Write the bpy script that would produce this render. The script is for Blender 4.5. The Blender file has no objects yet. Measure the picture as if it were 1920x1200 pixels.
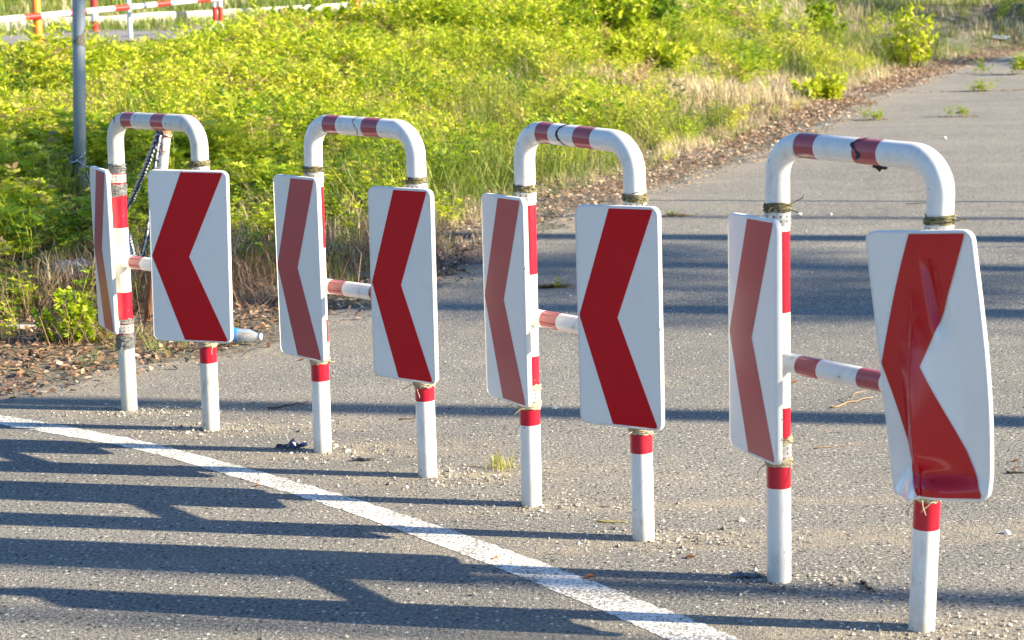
import bpy, math, random
import numpy as np
from mathutils import Vector, Matrix
random.seed(7); rng = np.random.default_rng(11)
scn = bpy.context.scene; col = scn.collection
R = math.radians

# ------------------------------------------------------------------ camera
CF, CP, CR, CH = 3256.7, 0.16997, -0.0197, 1.3994          # focal (px of 1920), pitch, roll, eye height
fw = Vector((0, math.cos(CP), -math.sin(CP))); x0 = Vector((1, 0, 0)); u0 = x0.cross(fw)
cx = x0 * math.cos(CR) + u0 * math.sin(CR); cu = -x0 * math.sin(CR) + u0 * math.cos(CR)
cam_d = bpy.data.cameras.new('camera'); cam = bpy.data.objects.new('camera', cam_d); col.objects.link(cam)
cam.matrix_world = Matrix(((cx.x, cu.x, -fw.x, 0), (cx.y, cu.y, -fw.y, 0), (cx.z, cu.z, -fw.z, CH), (0, 0, 0, 1)))
cam_d.sensor_width = 36; cam_d.lens = 36 * CF / 1920; cam_d.clip_end = 1500; cam_d.clip_start = .05
cam_d.dof.use_dof = True; cam_d.dof.focus_distance = 5.4; cam_d.dof.aperture_fstop = 8
scn.camera = cam

# ------------------------------------------------------------------ sky, sun, exposure
SUN_EL = R(23.5); SD = Vector((.983 * math.cos(SUN_EL), -.184 * math.cos(SUN_EL), math.sin(SUN_EL)))
w = bpy.data.worlds.new("World"); scn.world = w; w.use_nodes = True
nt = w.node_tree; nt.nodes.clear()
sky = nt.nodes.new('ShaderNodeTexSky'); sky.sky_type = 'NISHITA'; sky.sun_disc = False
sky.sun_elevation = SUN_EL; sky.sun_rotation = math.atan2(SD.x, SD.y)
sky.air_density = 1.0; sky.dust_density = .3; sky.ozone_density = 4.5
bg = nt.nodes.new('ShaderNodeBackground'); bg.inputs[1].default_value = .079
wo = nt.nodes.new('ShaderNodeOutputWorld'); wb = nt.nodes.new('ShaderNodeMix'); wb.data_type = 'RGBA'; wb.blend_type = 'MULTIPLY'; wb.inputs[0].default_value = 1; wb.inputs[7].default_value = (.92, 1.0, 1.05, 1)
nt.links.new(sky.outputs[0], wb.inputs[6]); nt.links.new(wb.outputs[2], bg.inputs[0]); nt.links.new(bg.outputs[0], wo.inputs[0])
sl = bpy.data.lights.new('sun', 'SUN'); sl.energy = 5.0; sl.angle = R(.5); sl.color = (1, .84, .60)
so = bpy.data.objects.new('sun', sl); col.objects.link(so); so.location = SD * 40
so.rotation_euler = SD.to_track_quat('Z', 'Y').to_euler()
scn.view_settings.view_transform = 'Standard'; scn.view_settings.look = 'None'
scn.view_settings.gamma = 1; scn.view_settings.exposure = 1.62
scn.render.engine = 'CYCLES'; scn.cycles.max_bounces = 6; scn.cycles.transparent_max_bounces = 6

# ------------------------------------------------------------------ terrain
EY = np.array([-60, 0, 5, 6.2, 6.61, 7.05, 7.52, 8.1, 8.68, 9.6, 10.5, 11.9, 13.7, 16.2, 21.6, 27.5, 32, 34, 36, 38, 400])
EX = np.array([-90, -28, -8, -3, -2.0, -1.68, -1.2, -1.05, -.7, -.3, -.15, .35, 1.2, 2.45, 4.4, 6.9, 9.3, 13, 30, 70, 70])
def edge(y): return np.interp(y, EY, EX)
LY = np.array([-400, 8.6, 10, 24, 31, 46, 70, 130, 500]); LZ = np.array([0, 0, .09, 1.19, 1.44, 2.0, 3.6, 8, 9])
RY = np.array([-400, 9, 12, 34, 60, 130, 500]); RZ = np.array([0, 0, .06, .74, 2.35, 7, 8])
def sm(t): t = np.clip(t, 0, 1); return t * t * (3 - 2 * t)
def terr(x, y):
    x = np.asarray(x, float); y = np.asarray(y, float)
    zl = (np.interp(y, LY, LZ) + np.interp(y - .8, LY, LZ) + np.interp(y + .8, LY, LZ)) / 3
    zr = (np.interp(y, RY, RZ) + np.interp(y - 1.2, RY, RZ) + np.interp(y + 1.2, RY, RZ)) / 3
    t = sm((edge(y) - x) * .75 / 4.5) * (x < edge(y))
    near = sm((edge(y) - x - .1) / .8)
    return zr + (np.maximum(zl, zr) - zr) * t - .004 + .03 * near * np.sin(x * 2.3 + 1) * np.sin(y * 1.9)
def tz(x, y): return float(terr(x, y))
def ray(px, py): return fw + cx * ((px - 960) / CF) - cu * ((py - 600) / CF)
def at(px, py):                                          # photograph pixel -> point on the ground
    d = ray(px, py); t = 2.0; C = Vector((0, 0, CH))
    while t < 200:
        p = C + d * t
        if p.z < tz(p.x, p.y): break
        t += .05
    lo, hi = t - .05, t
    for _ in range(14):
        m = (lo + hi) / 2; p = C + d * m
        if p.z < tz(p.x, p.y): hi = m
        else: lo = m
    return C + d * hi
def atd(px, py, y):                                      # pixel -> point at world distance y
    d = ray(px, py); return Vector((0, 0, CH)) + d * (y / d.y)

# ------------------------------------------------------------------ helpers
def mat(name, base=(.5, .5, .5), rough=.6, spec=.5, metal=0):
    m = bpy.data.materials.new(name); m.use_nodes = True
    b = m.node_tree.nodes['Principled BSDF']; b.inputs['Base Color'].default_value = (*base, 1)
    b.inputs['Roughness'].default_value = rough; b.inputs['Specular IOR Level'].default_value = spec; b.inputs['Metallic'].default_value = metal
    return m
class N:                                                  # tiny node helper
    def __init__(s, m): s.t = m.node_tree; s.b = s.t.nodes.get('Principled BSDF')
    def n(s, k, **kw):
        o = s.t.nodes.new(k)
        for a, v in kw.items(): setattr(o, a, v)
        return o
    def l(s, a, b): s.t.links.new(a, b)
    def co(s, scale=None):
        c = s.n('ShaderNodeTexCoord').outputs['Object']
        if scale is None: return c
        mp = s.n('ShaderNodeMapping'); mp.inputs['Scale'].default_value = scale; s.l(c, mp.inputs[0]); return mp.outputs[0]
    def noise(s, sc, det=4, ro=.6, vec=None, dist=0):
        o = s.n('ShaderNodeTexNoise'); o.inputs['Scale'].default_value = sc; o.inputs['Detail'].default_value = det
        o.inputs['Roughness'].default_value = ro; o.inputs['Distortion'].default_value = dist
        s.l(vec if vec else s.co(), o.inputs['Vector']); return o.outputs['Fac']
    def ramp(s, f, stops, interp='LINEAR'):
        o = s.n('ShaderNodeValToRGB'); r = o.color_ramp; r.interpolation = interp
        while len(r.elements) < len(stops): r.elements.new(.5)
        for e, (p, c) in zip(r.elements, stops):
            e.position = p; e.color = (*c, 1) if len(c) == 3 else c
        s.l(f, o.inputs[0]); return o.outputs[0]
    def mix(s, f, a, b, mode='MIX'):
        o = s.n('ShaderNodeMix', data_type='RGBA', blend_type=mode)
        for v, i in ((f, 0), (a, 6), (b, 7)):
            if isinstance(v, (int, float)): o.inputs[i].default_value = v
            elif isinstance(v, tuple): o.inputs[i].default_value = (*v, 1)
            else: s.l(v, o.inputs[i])
        return o.outputs[2]
    def bump(s, h, dist, strength=1.0):
        o = s.n('ShaderNodeBump'); o.inputs['Distance'].default_value = dist; o.inputs['Strength'].default_value = strength
        s.l(h, o.inputs['Height']); s.l(o.outputs[0], s.b.inputs['Normal']); return o
    def math(s, op, a, b=0.0):
        o = s.n('ShaderNodeMath', operation=op)
        for v, i in ((a, 0), (b, 1)):
            if isinstance(v, (int, float)): o.inputs[i].default_value = v
            else: s.l(v, o.inputs[i])
        return o.outputs[0]
G = lambda v: (v, v, v)

def tag(o, label=None, cat=None, group=None, kind=None):
    if label: o['label'] = label
    if cat: o['category'] = cat
    if group: o['group'] = group
    if kind: o['kind'] = kind
    return o
def link(name, me, mats, parent=None, loc=None):
    for m in (mats if isinstance(mats, (list, tuple)) else [mats]): me.materials.append(m)
    o = bpy.data.objects.new(name, me); col.objects.link(o)
    if parent: o.parent = parent
    if loc is not None: o.location = loc
    return o
def empty(name, loc):
    o = bpy.data.objects.new(name, None); o.empty_display_size = .1; o.location = loc; col.objects.link(o); return o
class MB:
    def __init__(s): s.v = []; s.f = []; s.m = []; s.sm = True
    def add(s, vs, fs, mi=0):
        o = len(s.v); s.v += [tuple(v) for v in vs]; s.f += [tuple(i + o for i in f) for f in fs]
        s.m += mi if isinstance(mi, list) else [mi] * len(fs)
    def tube(s, pts, rad, n=16, mi=0, caps=True):
        pts = [Vector(p) for p in pts]; k = len(pts); rads = rad if isinstance(rad, (list, tuple)) else [rad] * k
        T = [(pts[min(i + 1, k - 1)] - pts[max(i - 1, 0)]).normalized() for i in range(k)]
        a = Vector((0, 0, 1)) if abs(T[0].z) < .9 else Vector((1, 0, 0)); nn = T[0].cross(a).normalized()
        vs = []; fs = []; ms = []
        for i in range(k):
            nn = (nn - T[i] * nn.dot(T[i])).normalized(); b = T[i].cross(nn)
            for j in range(n):
                an = 2 * math.pi * j / n; vs.append(pts[i] + (nn * math.cos(an) + b * math.sin(an)) * rads[i])
        for i in range(k - 1):
            for j in range(n):
                j2 = (j + 1) % n; fs.append((i * n + j, i * n + j2, (i + 1) * n + j2, (i + 1) * n + j)); ms.append(mi[i] if isinstance(mi, list) else mi)
        if caps:
            fs.append(tuple(range(n))[::-1]); fs.append(tuple((k - 1) * n + j for j in range(n)))
            ms += [ms[0], ms[-1]]
        s.add(vs, fs, ms); return s
    def box(s, lo, hi, mi=0):
        x, y, z = lo; X, Y, Z = hi
        s.add([(x, y, z), (X, y, z), (X, Y, z), (x, Y, z), (x, y, Z), (X, y, Z), (X, Y, Z), (x, Y, Z)],
              [(0, 3, 2, 1), (4, 5, 6, 7), (0, 1, 5, 4), (1, 2, 6, 5), (2, 3, 7, 6), (3, 0, 4, 7)], mi); return s
    def build(s, name, mats, parent=None, loc=None, smooth=True):
        me = bpy.data.meshes.new(name); me.from_pydata(s.v, [], s.f); me.polygons.foreach_set('material_index', s.m)
        me.polygons.foreach_set('use_smooth', [smooth] * len(s.f)); me.update()
        return link(name, me, mats, parent, loc)
def npmesh(name, V, k, tint, mats, parent=None, loc=None, smooth=False):
    """V: (nfaces,k,3) loose polygons of k corners, one tint per face"""
    nf = V.shape[0]; me = bpy.data.meshes.new(name)
    me.vertices.add(nf * k); me.vertices.foreach_set('co', V.reshape(-1).astype(np.float32))
    me.loops.add(nf * k); me.loops.foreach_set('vertex_index', np.arange(nf * k, dtype=np.int32))
    me.polygons.add(nf); me.polygons.foreach_set('loop_start', np.arange(0, nf * k, k, dtype=np.int32))
    me.polygons.foreach_set('loop_total', np.full(nf, k, dtype=np.int32))
    a = me.attributes.new('tint', 'FLOAT', 'FACE'); a.data.foreach_set('value', tint.astype(np.float32))
    me.update(calc_edges=True)
    return link(name, me, mats, parent, loc)

# ------------------------------------------------------------------ materials
def asphalt_mat():
    m = mat('asphalt', rough=.85, spec=.3); n = N(m)
    grit = n.noise(95, 3, .7); fine = n.noise(320, 2, .5); big = n.noise(.55, 5, .6); mid = n.noise(4, 4, .6, dist=.4)
    c = n.ramp(big, [(.3, (.211, .210, .203)), (.7, (.278, .273, .256))])
    c = n.mix(n.ramp(mid, [(.48, G(0)), (.72, G(.38))]), c, (.36, .33, .27))
    wide = n.noise(.9, 5, .7, vec=n.co((.45, 1.6, 1)), dist=.6); c = n.mix(n.ramp(wide, [(.40, G(.24)), (.58, G(0))]), c, (.125, .125, .125))
    blot = n.noise(2.6, 5, .75); c = n.mix(n.ramp(blot, [(.60, G(0)), (.72, G(.32))]), c, (.14, .135, .125))
    sp = n.ramp(grit, [(.30, (.22, .22, .23)), (.42, (.66, .66, .66)), (.54, (1.05, 1.05, 1.04)), (.62, (1.55, 1.52, 1.45)), (.70, (2.3, 2.25, 2.1))])
    c = n.mix(1.0, c, sp, 'MULTIPLY')
    v = n.n('ShaderNodeTexVoronoi'); v.inputs['Scale'].default_value = 62; n.l(n.co(), v.inputs['Vector'])
    rnd = n.n('ShaderNodeSeparateColor'); n.l(v.outputs['Color'], rnd.inputs[0])
    chip = n.math('MULTIPLY', n.math('LESS_THAN', v.outputs['Distance'], .30), n.math('GREATER_THAN', rnd.outputs[0], .86))
    c = n.mix(chip, c, (.66, .63, .57))
    dk = n.math('MULTIPLY', n.math('LESS_THAN', v.outputs['Distance'], .34), n.math('LESS_THAN', rnd.outputs[1], .13))
    c = n.mix(dk, c, (.045, .045, .05))
    du = n.n('ShaderNodeAttribute', attribute_name='dust'); dn = n.math('MULTIPLY', du.outputs['Fac'], n.ramp(n.noise(16, 5, .7), [(.35, G(0)), (.62, G(1))]))
    c = n.mix(dn, c, (.40, .35, .26))
    n.l(c, n.b.inputs['Base Color'])
    h = n.math('ADD', n.math('MULTIPLY', grit, 1.0), n.math('MULTIPLY', fine, .4)); n.bump(h, .009, 1.0)
    return m
def paint_line_mat():
    m = mat('road_paint', rough=.7, spec=.3); n = N(m)
    g = n.noise(95, 3, .7); b = n.noise(6, 3, .6)
    f = n.math('ADD', g, n.math('MULTIPLY', b, .35))
    wear = n.ramp(f, [(.615, G(0)), (.69, G(1))])
    c = n.mix(wear, (.25, .245, .23), (.76, .76, .73)); n.l(c, n.b.inputs['Base Color']); n.bump(g, .005, .8)
    return m
def paint(name, base, dirt=(.35, .32, .26), rough=.32, amt=.35, low=True):
    m = mat(name, rough=rough, spec=.5); n = N(m)
    co = n.co(); z = n.n('ShaderNodeSeparateXYZ'); n.l(co, z.inputs[0])
    a = n.noise(38, 5, .65, vec=n.co((1, 1, .35))); b = n.noise(9, 3, .6)
    f = n.ramp(n.math('ADD', n.math('MULTIPLY', a, .7), n.math('MULTIPLY', b, .3)), [(.52, G(0)), (.72, G(amt))])
    c = n.mix(f, base, dirt)
    if low:
        lowf = n.math('ADD', n.math('MULTIPLY', n.math('SUBTRACT', .085, z.outputs[2]), 7), n.math('MULTIPLY', n.math('SUBTRACT', b, .5), 2.2))
        c = n.mix(n.ramp(lowf, [(0, G(0)), (1, G(.6))]), c, (.33, .29, .2))
    ch = n.ramp(n.noise(60, 2, .5), [(.715, G(0)), (.73, G(.75))]); c = n.mix(ch, c, (.12, .11, .10))
    n.l(c, n.b.inputs['Base Color']); n.bump(a, .0006, .5)
    return m
M = {}
M['asphalt'] = asphalt_mat(); M['line'] = paint_line_mat()
M['white'] = paint('white_paint', (.80, .80, .77), (.33, .28, .2), .34, .5); M['red'] = paint('red_band', (.50, .008, .03), (.35, .1, .1), .3, .25); M['red_faded'] = paint('faded_red_band', (.40, .085, .095), (.2, .15, .13), .2, .5, False)
M['white_dirty'] = paint('dirty_white_paint', (.66, .66, .60), (.25, .24, .2), .5, .8)
def sign_mat(name, base, rough):
    m = mat(name, base, rough, .5); n = N(m)
    a = n.noise(700, 2, .5); b = n.noise(7, 4, .6)
    c = n.mix(n.ramp(a, [(.35, G(.0)), (.7, G(.10))]), base, tuple(v * .6 for v in base))
    c = n.mix(n.ramp(b, [(.55, G(0)), (.8, G(.12 if base[1] > .1 else .015))]), c, (.3, .28, .22))
    st = n.ramp(n.noise(30, 4, .7, vec=n.co((1, 1, .12))), [(.68, G(0)), (.8, G(.30 if base[1] > .1 else .04))]); c = n.mix(st, c, (.25, .24, .22))
    n.l(c, n.b.inputs['Base Color']); n.b.inputs['Coat Weight'].default_value = .25; n.b.inputs['Coat Roughness'].default_value = rough
    return m
M['panel'] = sign_mat('sign_white_sheeting', (.86, .86, .83), .3); M['chev'] = sign_mat('sign_red_sheeting', (.58, .001, .012), .32); M['chev'].node_tree.nodes['Principled BSDF'].inputs['Coat Weight'].default_value = .0; M['chev'].node_tree.nodes['Principled BSDF'].inputs['Specular IOR Level'].default_value = .28
M['chev_sheen'] = sign_mat('sign_red_painted_sheen', (.44, .045, .06), .3)  # same red sheeting, grazing-angle sheen painted into the base colour as pink
M['chev_gloss'] = sign_mat('sign_red_gloss', (.52, .001, .010), .16); M['chev_gloss'].node_tree.nodes['Principled BSDF'].inputs['Coat Weight'].default_value = .25; M['chev_gloss'].node_tree.nodes['Principled BSDF'].inputs['Coat Roughness'].default_value = .09
M['panel_gloss'] = sign_mat('sign_white_gloss', (.82, .83, .81), .15); M['panel_gloss'].node_tree.nodes['Principled BSDF'].inputs['Coat Weight'].default_value = .7
M['rim'] = paint('sign_rim_paint', (.78, .79, .78), (.3, .3, .3), .4, .3, False)
M['rim_red'] = M['chev']
M['steel'] = mat('galvanised_strap', (.62, .62, .60), .45, .5, .35); n_ = N(M['steel']); n_.l(n_.ramp(n_.noise(60, 4), [(.35, G(.38)), (.65, G(.68))]), n_.b.inputs['Base Color'])
M['hole'] = mat('strap_hole', (.16, .16, .15), .8)
M['dark'] = mat('dark_scuff', (.03, .03, .035), .8)
def fib(name, a, b):
    m = mat(name, a, .85, .2); n = N(m); n.l(n.ramp(n.noise(120, 4), [(.3, a), (.7, b)]), n.b.inputs['Base Color']); return m
M['twine'] = fib('weathered_twine', (.035, .035, .018), (.30, .27, .15)); M['twine_grey'] = fib('grey_tape_wrap', (.06, .065, .07), (.30, .31, .31)); M['twine_pale'] = fib('pale_twine', (.25, .21, .13), (.62, .56, .42))

# ------------------------------------------------------------------ ground sheet, road sheet
def grid(name, xs, ys, zf, m, keep=None):
    X, Y = np.meshgrid(xs, ys); Z = zf(X, Y); nx, ny = len(xs), len(ys)
    V = np.stack([X, Y, Z], -1).reshape(-1, 3); i = np.arange(nx * ny).reshape(ny, nx)
    F = np.stack([i[:-1, :-1], i[:-1, 1:], i[1:, 1:], i[1:, :-1]], -1).reshape(-1, 4)
    if keep is not None:
        c = V[F].mean(1); F = F[keep(c[:, 0], c[:, 1])]
    me = bpy.data.meshes.new(name); me.from_pydata(V.tolist(), [], F.tolist()); me.polygons.foreach_set('use_smooth', [True] * len(F)); me.update()
    return link(name, me, m)
def soil_mat():
    m = mat('soil', rough=.95, spec=.1); n = N(m)
    a = n.noise(3, 6, .65); b = n.noise(45, 4, .7); d = n.noise(.8, 4, .6)
    c = n.ramp(a, [(.3, (.11, .08, .05)), (.5, (.22, .165, .105)), (.68, (.33, .27, .19))])
    c = n.mix(n.ramp(d, [(.45, G(0)), (.6, G(.7))]), c, (.10, .14, .03))
    c = n.mix(.6, c, n.ramp(b, [(.3, G(.03)), (.7, G(.33))])); n.l(c, n.b.inputs['Base Color']); n.bump(b, .02, .8)
    return m
M['soil'] = soil_mat()
xs = np.concatenate([[-600, -300, -150, -90, -60, -40, -30, -22], np.arange(-16, 16.01, .2), [18, 22, 30, 45, 70, 110, 200, 400, 600]])
ys = np.concatenate([[-500, -200, -100, -60, -30, -15, -8, -3, 0], np.arange(2, 20, .2), np.arange(20, 50, .4), np.arange(50, 80, 2), [85, 100, 130, 200, 350, 700]])
gx = xs[np.abs(xs) < 15.9]
ground = grid('ground', xs, ys, lambda X, Y: terr(X, Y) - .010 + .012 * sm((edge(Y) - X) / .3), M['soil']); tag(ground, 'brown soil and grass bank rising beside the road', kind='structure')
# asphalt sheet: rows follow the ragged edge
FEET = [(-1.435, 6.342), (-1.071, 5.992), (-.64, 5.64), (-.274, 5.294), (.047, 4.94), (.348, 4.578), (.66, 4.2), (.932, 3.832)]
def road_sheet():
    ry = np.concatenate([[-500, -100, -30, -10, 0], np.arange(2, 34.6, .1), [35, 36, 37, 38]])
    V = []; F = []
    offs = np.concatenate([[0, .04, .09, .15, .22], np.arange(.3, 7, .2), [7.5, 8.5, 10, 13, 18, 30, 60, 130, 260]]); ts = offs / 260
    D = []
    for y in ry:
        e = float(edge(y)) + .10 * math.sin(y * 5.1) + .07 * math.sin(y * 13.7 + 1) + .04 * math.sin(y * 31)
        for t in ts:
            x = e + t * (max(260, e + 5) - e); zz = tz(x, y)
            V.append((x, y, zz + .004 - (.012 if t == 0 else 0))); D.append(min(1, .95 * math.exp(-((x - e) / .35) ** 1.0) + sum(1.3 * math.exp(-((x - qx - .1) / .3) ** 2 - ((y - qy) / .11) ** 2) for qx, qy in FEET)))
    k = len(ts); FD = D
    for j in range(len(ry) - 1):
        for i in range(k - 1): F.append((j * k + i, j * k + i + 1, (j + 1) * k + i + 1, (j + 1) * k + i))
    me = bpy.data.meshes.new('road'); me.from_pydata(V, [], F); me.polygons.foreach_set('use_smooth', [True] * len(F)); me.update()
    at_ = me.attributes.new('dust', 'FLOAT', 'POINT'); at_.data.foreach_set('value', D)
    return link('road', me, M['asphalt'])
tag(road_sheet(), 'worn grey asphalt road and path', kind='structure')
# painted edge line
U = [(-6, 9.9), (-3.2, 7.5), (-1.9, 6.29), (-1.34, 5.88), (-.83, 5.40), (-.42, 4.97), (-.01, 4.48), (.3, 4.07), (.51, 3.78), (.95, 3.15), (1.8, 1.8), (3.5, -1)]
L = [(-6.1, 9.7), (-3.25, 7.3), (-1.86, 6.13), (-1.31, 5.74), (-.93, 5.37), (-.51, 4.92), (-.1, 4.41), (.17, 4.04), (.34, 3.79), (.77, 3.1), (1.62, 1.75), (3.35, -1.1)]
U = [(-2.35, 6.58)] + U[2:]; L = [(-2.30, 6.40)] + L[2:]
def cr(P, k=24):
    out = []
    for i in range(len(P) - 1):
        p0, p1, p2, p3 = (np.array(P[max(0, min(len(P) - 1, j))], float) for j in (i - 1, i, i + 1, i + 2))
        for q in range(k):
            t = q / k; out.append(.5 * ((2 * p1) + (-p0 + p2) * t + (2 * p0 - 5 * p1 + 4 * p2 - p3) * t * t + (-p0 + 3 * p1 - 3 * p2 + p3) * t ** 3))
    out.append(np.array(P[-1], float)); return out
mb = MB(); Uc, Lc = cr(U), cr(L); vs = []
for a, b in zip(Uc, Lc):
    j_ = .004 * math.sin(len(vs) * 1.7) + .003 * math.sin(len(vs) * .61) + rng.normal(0, .0028); vs += [(a[0], a[1] + j_, .0011), (b[0], b[1] - j_ * .8, .0011)]
mb.add(vs, [(2 * i + 1, 2 * i + 3, 2 * i + 2, 2 * i) for i in range(len(Uc) - 1)])
tag(mb.build('edge_line', M['line']), 'worn white painted line crossing the asphalt', kind='structure')

# ------------------------------------------------------------------ hoops with chevron signs
def rounded_row(v, Wd, Hh, r):
    d = Hh / 2 - abs(v)
    if d >= r: return Wd / 2
    return Wd / 2 - r + math.sqrt(max(0, r * r - (r - d) ** 2))
def bent(u, v):
    """displacement of the crumpled sign: sharp ridge, dents, twist and folded foot"""
    uc = -.012 - .03 * (v + .1)
    dep = .042 * sm((.20 - v) / .35) * sm((v + .27) / .08)
    dn = dep * max(0, 1 - abs(u - uc) / (.055 if u < uc else .085))
    dn += .013 * max(0, 1 - abs(u - uc + .009) / .0085) * sm((.12 - v) / .2) * sm((v + .27) / .05)
    # long shallow trough running down to the right of the ridge, with crisp far side
    q = (u - .012 + .16 * (v - .24)); t = sm((.27 - v) / .06) * sm((v - .05) / .08)
    dn -= .014 * t * max(0, 1 - abs(q) / (.012 if q < 0 else .035))
    fl = sm((-.236 - v - .05 * abs(u - .02)) / .04) * math.exp(-((u - .02) / .075) ** 2); dn += .034 * fl
    k = max(0, (-.185 - v) - (-.012 - u) * .85); dn += .50 * k * min(1, max(0, (-.021 - u) / .022))          # lower left corner folded forward
    dn += .004 * math.sin(u * 16 + 1) * math.sin(v * 9)
    du = .016 * math.cos(v * 5.2 + .5) * sm((u + .02) / .12) + .010 * sm((-u - .02) / .1) * sm((.28 - v) / .5)
    du -= .014 * fl * (u / .13); du += .030 * ((.29 - v) / .58) * max(0, -u / .125)
    return du, dn, 0
def build_sign(root, c0, az, roll, disp=None, W=.297, H=.588, lab=None, painted_sheen=False):
    n = Vector((-math.sin(az), -math.cos(az), 0)); rt = Vector((math.cos(az), -math.sin(az), 0)); up = Vector((0, 0, 1))
    a = rt * math.cos(roll) + up * math.sin(roll); b = -rt * math.sin(roll) + up * math.cos(roll)
    D = disp if disp else (lambda u, v: (0, 0, 0))
    o = Vector(root.location)
    def P(u, v, d=0.0):
        du, dn, dv = D(u, v); return c0 + a * (u + du) + b * (v + dv) + n * (dn + d) - o
    r = .019; rows = [-H / 2 + H / 2 * (1 - math.cos(t)) * 1 for t in []]
    vv = sorted(set([round(H / 2 - r + r * math.sin(t), 6) for t in np.linspace(0, math.pi / 2, 7)] + [round(x, 6) for x in np.linspace(-(H / 2 - r), H / 2 - r, 61)] + [round(-(H / 2 - r + r * math.sin(t)), 6) for t in np.linspace(0, math.pi / 2, 7)]))
    ne = 121 if disp else 31; mb = MB(); vs = []; fs = []
    for v in vv:
        hw = rounded_row(v, W, H, r)
        for i in range(ne): vs.append(P(-hw + 2 * hw * i / (ne - 1), v))
    for j in range(len(vv) - 1):
        for i in range(ne - 1): fs.append((j * ne + i, j * ne + i + 1, (j + 1) * ne + i + 1, (j + 1) * ne + i))
    mb.add(vs, fs)
    pan = mb.build('sign_panel', M['panel_gloss'] if disp else M['panel'], root)
    if lab: pan['label'] = lab
    # rolled rim
    loop = [(rounded_row(v, W, H, r), v) for v in vv]; loop = loop + [(-u, v) for u, v in reversed(loop)]
    # bottom and top edges are single rows: subdivide them
    def seg(p, q, k): return [(p[0] + (q[0] - p[0]) * i / k, p[1] + (q[1] - p[1]) * i / k) for i in range(1, k)]
    nR = len(vv); loop = loop[:nR] + seg(loop[nR - 1], loop[nR], 14) + loop[nR:] + seg(loop[-1], loop[0], 14)
    k = len(loop); prof = [(0, .0012), (.003, .0005), (.0048, -.0028), (.005, -.007), (.005, -.015), (-.008, -.0155), (-.008, -.0145)]
    vs = []
    for off, d in prof:
        for i, (u, v) in enumerate(loop):
            pu, pv = loop[i - 1]; qu, qv = loop[(i + 1) % k]; tx, ty = qu - pu, qv - pv; l = math.hypot(tx, ty) or 1
            du, dn, dv = D(u, v)
            vs.append(c0 + a * (u + du + ty / l * off) + b * (v + dv - tx / l * off) + n * (dn + d) - o)
    fs = [(q * k + i, q * k + (i + 1) % k, (q + 1) * k + (i + 1) % k, (q + 1) * k + i) for q in range(len(prof) - 1) for i in range(k)]
    m2 = MB(); m2.add(vs, [f[::-1] for f in fs]); m2.build('rim', M['rim'], pan)
    # red chevron sheet, 0.6 mm proud
    cs = [(-1, .41 - .5, .975 - .5), (0, .01 - .5, .495 - .5), (1, .42 - .5, .96 - .5)]
    m3 = MB(); vs = []; nr = 80; nc = 90 if disp else 24
    for j in range(nr + 1):
        v = -H / 2 + .0025 + (H - .005) * j / nr; s = v / (H / 2)
        if s < 0: t = -s; l = cs[1][1] + (cs[0][1] - cs[1][1]) * t; rr = cs[1][2] + (cs[0][2] - cs[1][2]) * t
        else: l = cs[1][1] + (cs[2][1] - cs[1][1]) * s; rr = cs[1][2] + (cs[2][2] - cs[1][2]) * s
        hw = rounded_row(v, W, H, r) - .003; l = max(l * W, -hw); rr = min(rr * W, hw)
        for i in range(nc + 1): vs.append(P(l + (rr - l) * i / nc, v, .0026 if disp else .0007))
    m3.add(vs, [(j * (nc + 1) + i, j * (nc + 1) + i + 1, (j + 1) * (nc + 1) + i + 1, (j + 1) * (nc + 1) + i) for j in range(nr) for i in range(nc)])
    chv = m3.build('chevron', M['chev_gloss'] if disp else (M['chev_sheen'] if painted_sheen else M['chev']), pan)  # left signs take the red with the reflected sheen in its colour
    if painted_sheen: chv['label'] = 'red chevron with a pinkish sheen painted in'
    # two flat back brackets reaching from panel to the pipe
    for zz in (-.27, .27):
        m4 = MB(); q = [P(-.07, zz - .012, -.016), P(.07, zz - .012, -.016), P(.07, zz + .012, -.016), P(-.07, zz + .012, -.016)]; q += [p - n * .018 for p in q]
        m4.add(q, [(0, 1, 2, 3), (7, 6, 5, 4), (0, 4, 5, 1), (1, 5, 6, 2), (2, 6, 7, 3), (3, 7, 4, 0)]); m4.build('bracket', M['steel'], pan, smooth=False)
    return pan
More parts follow.
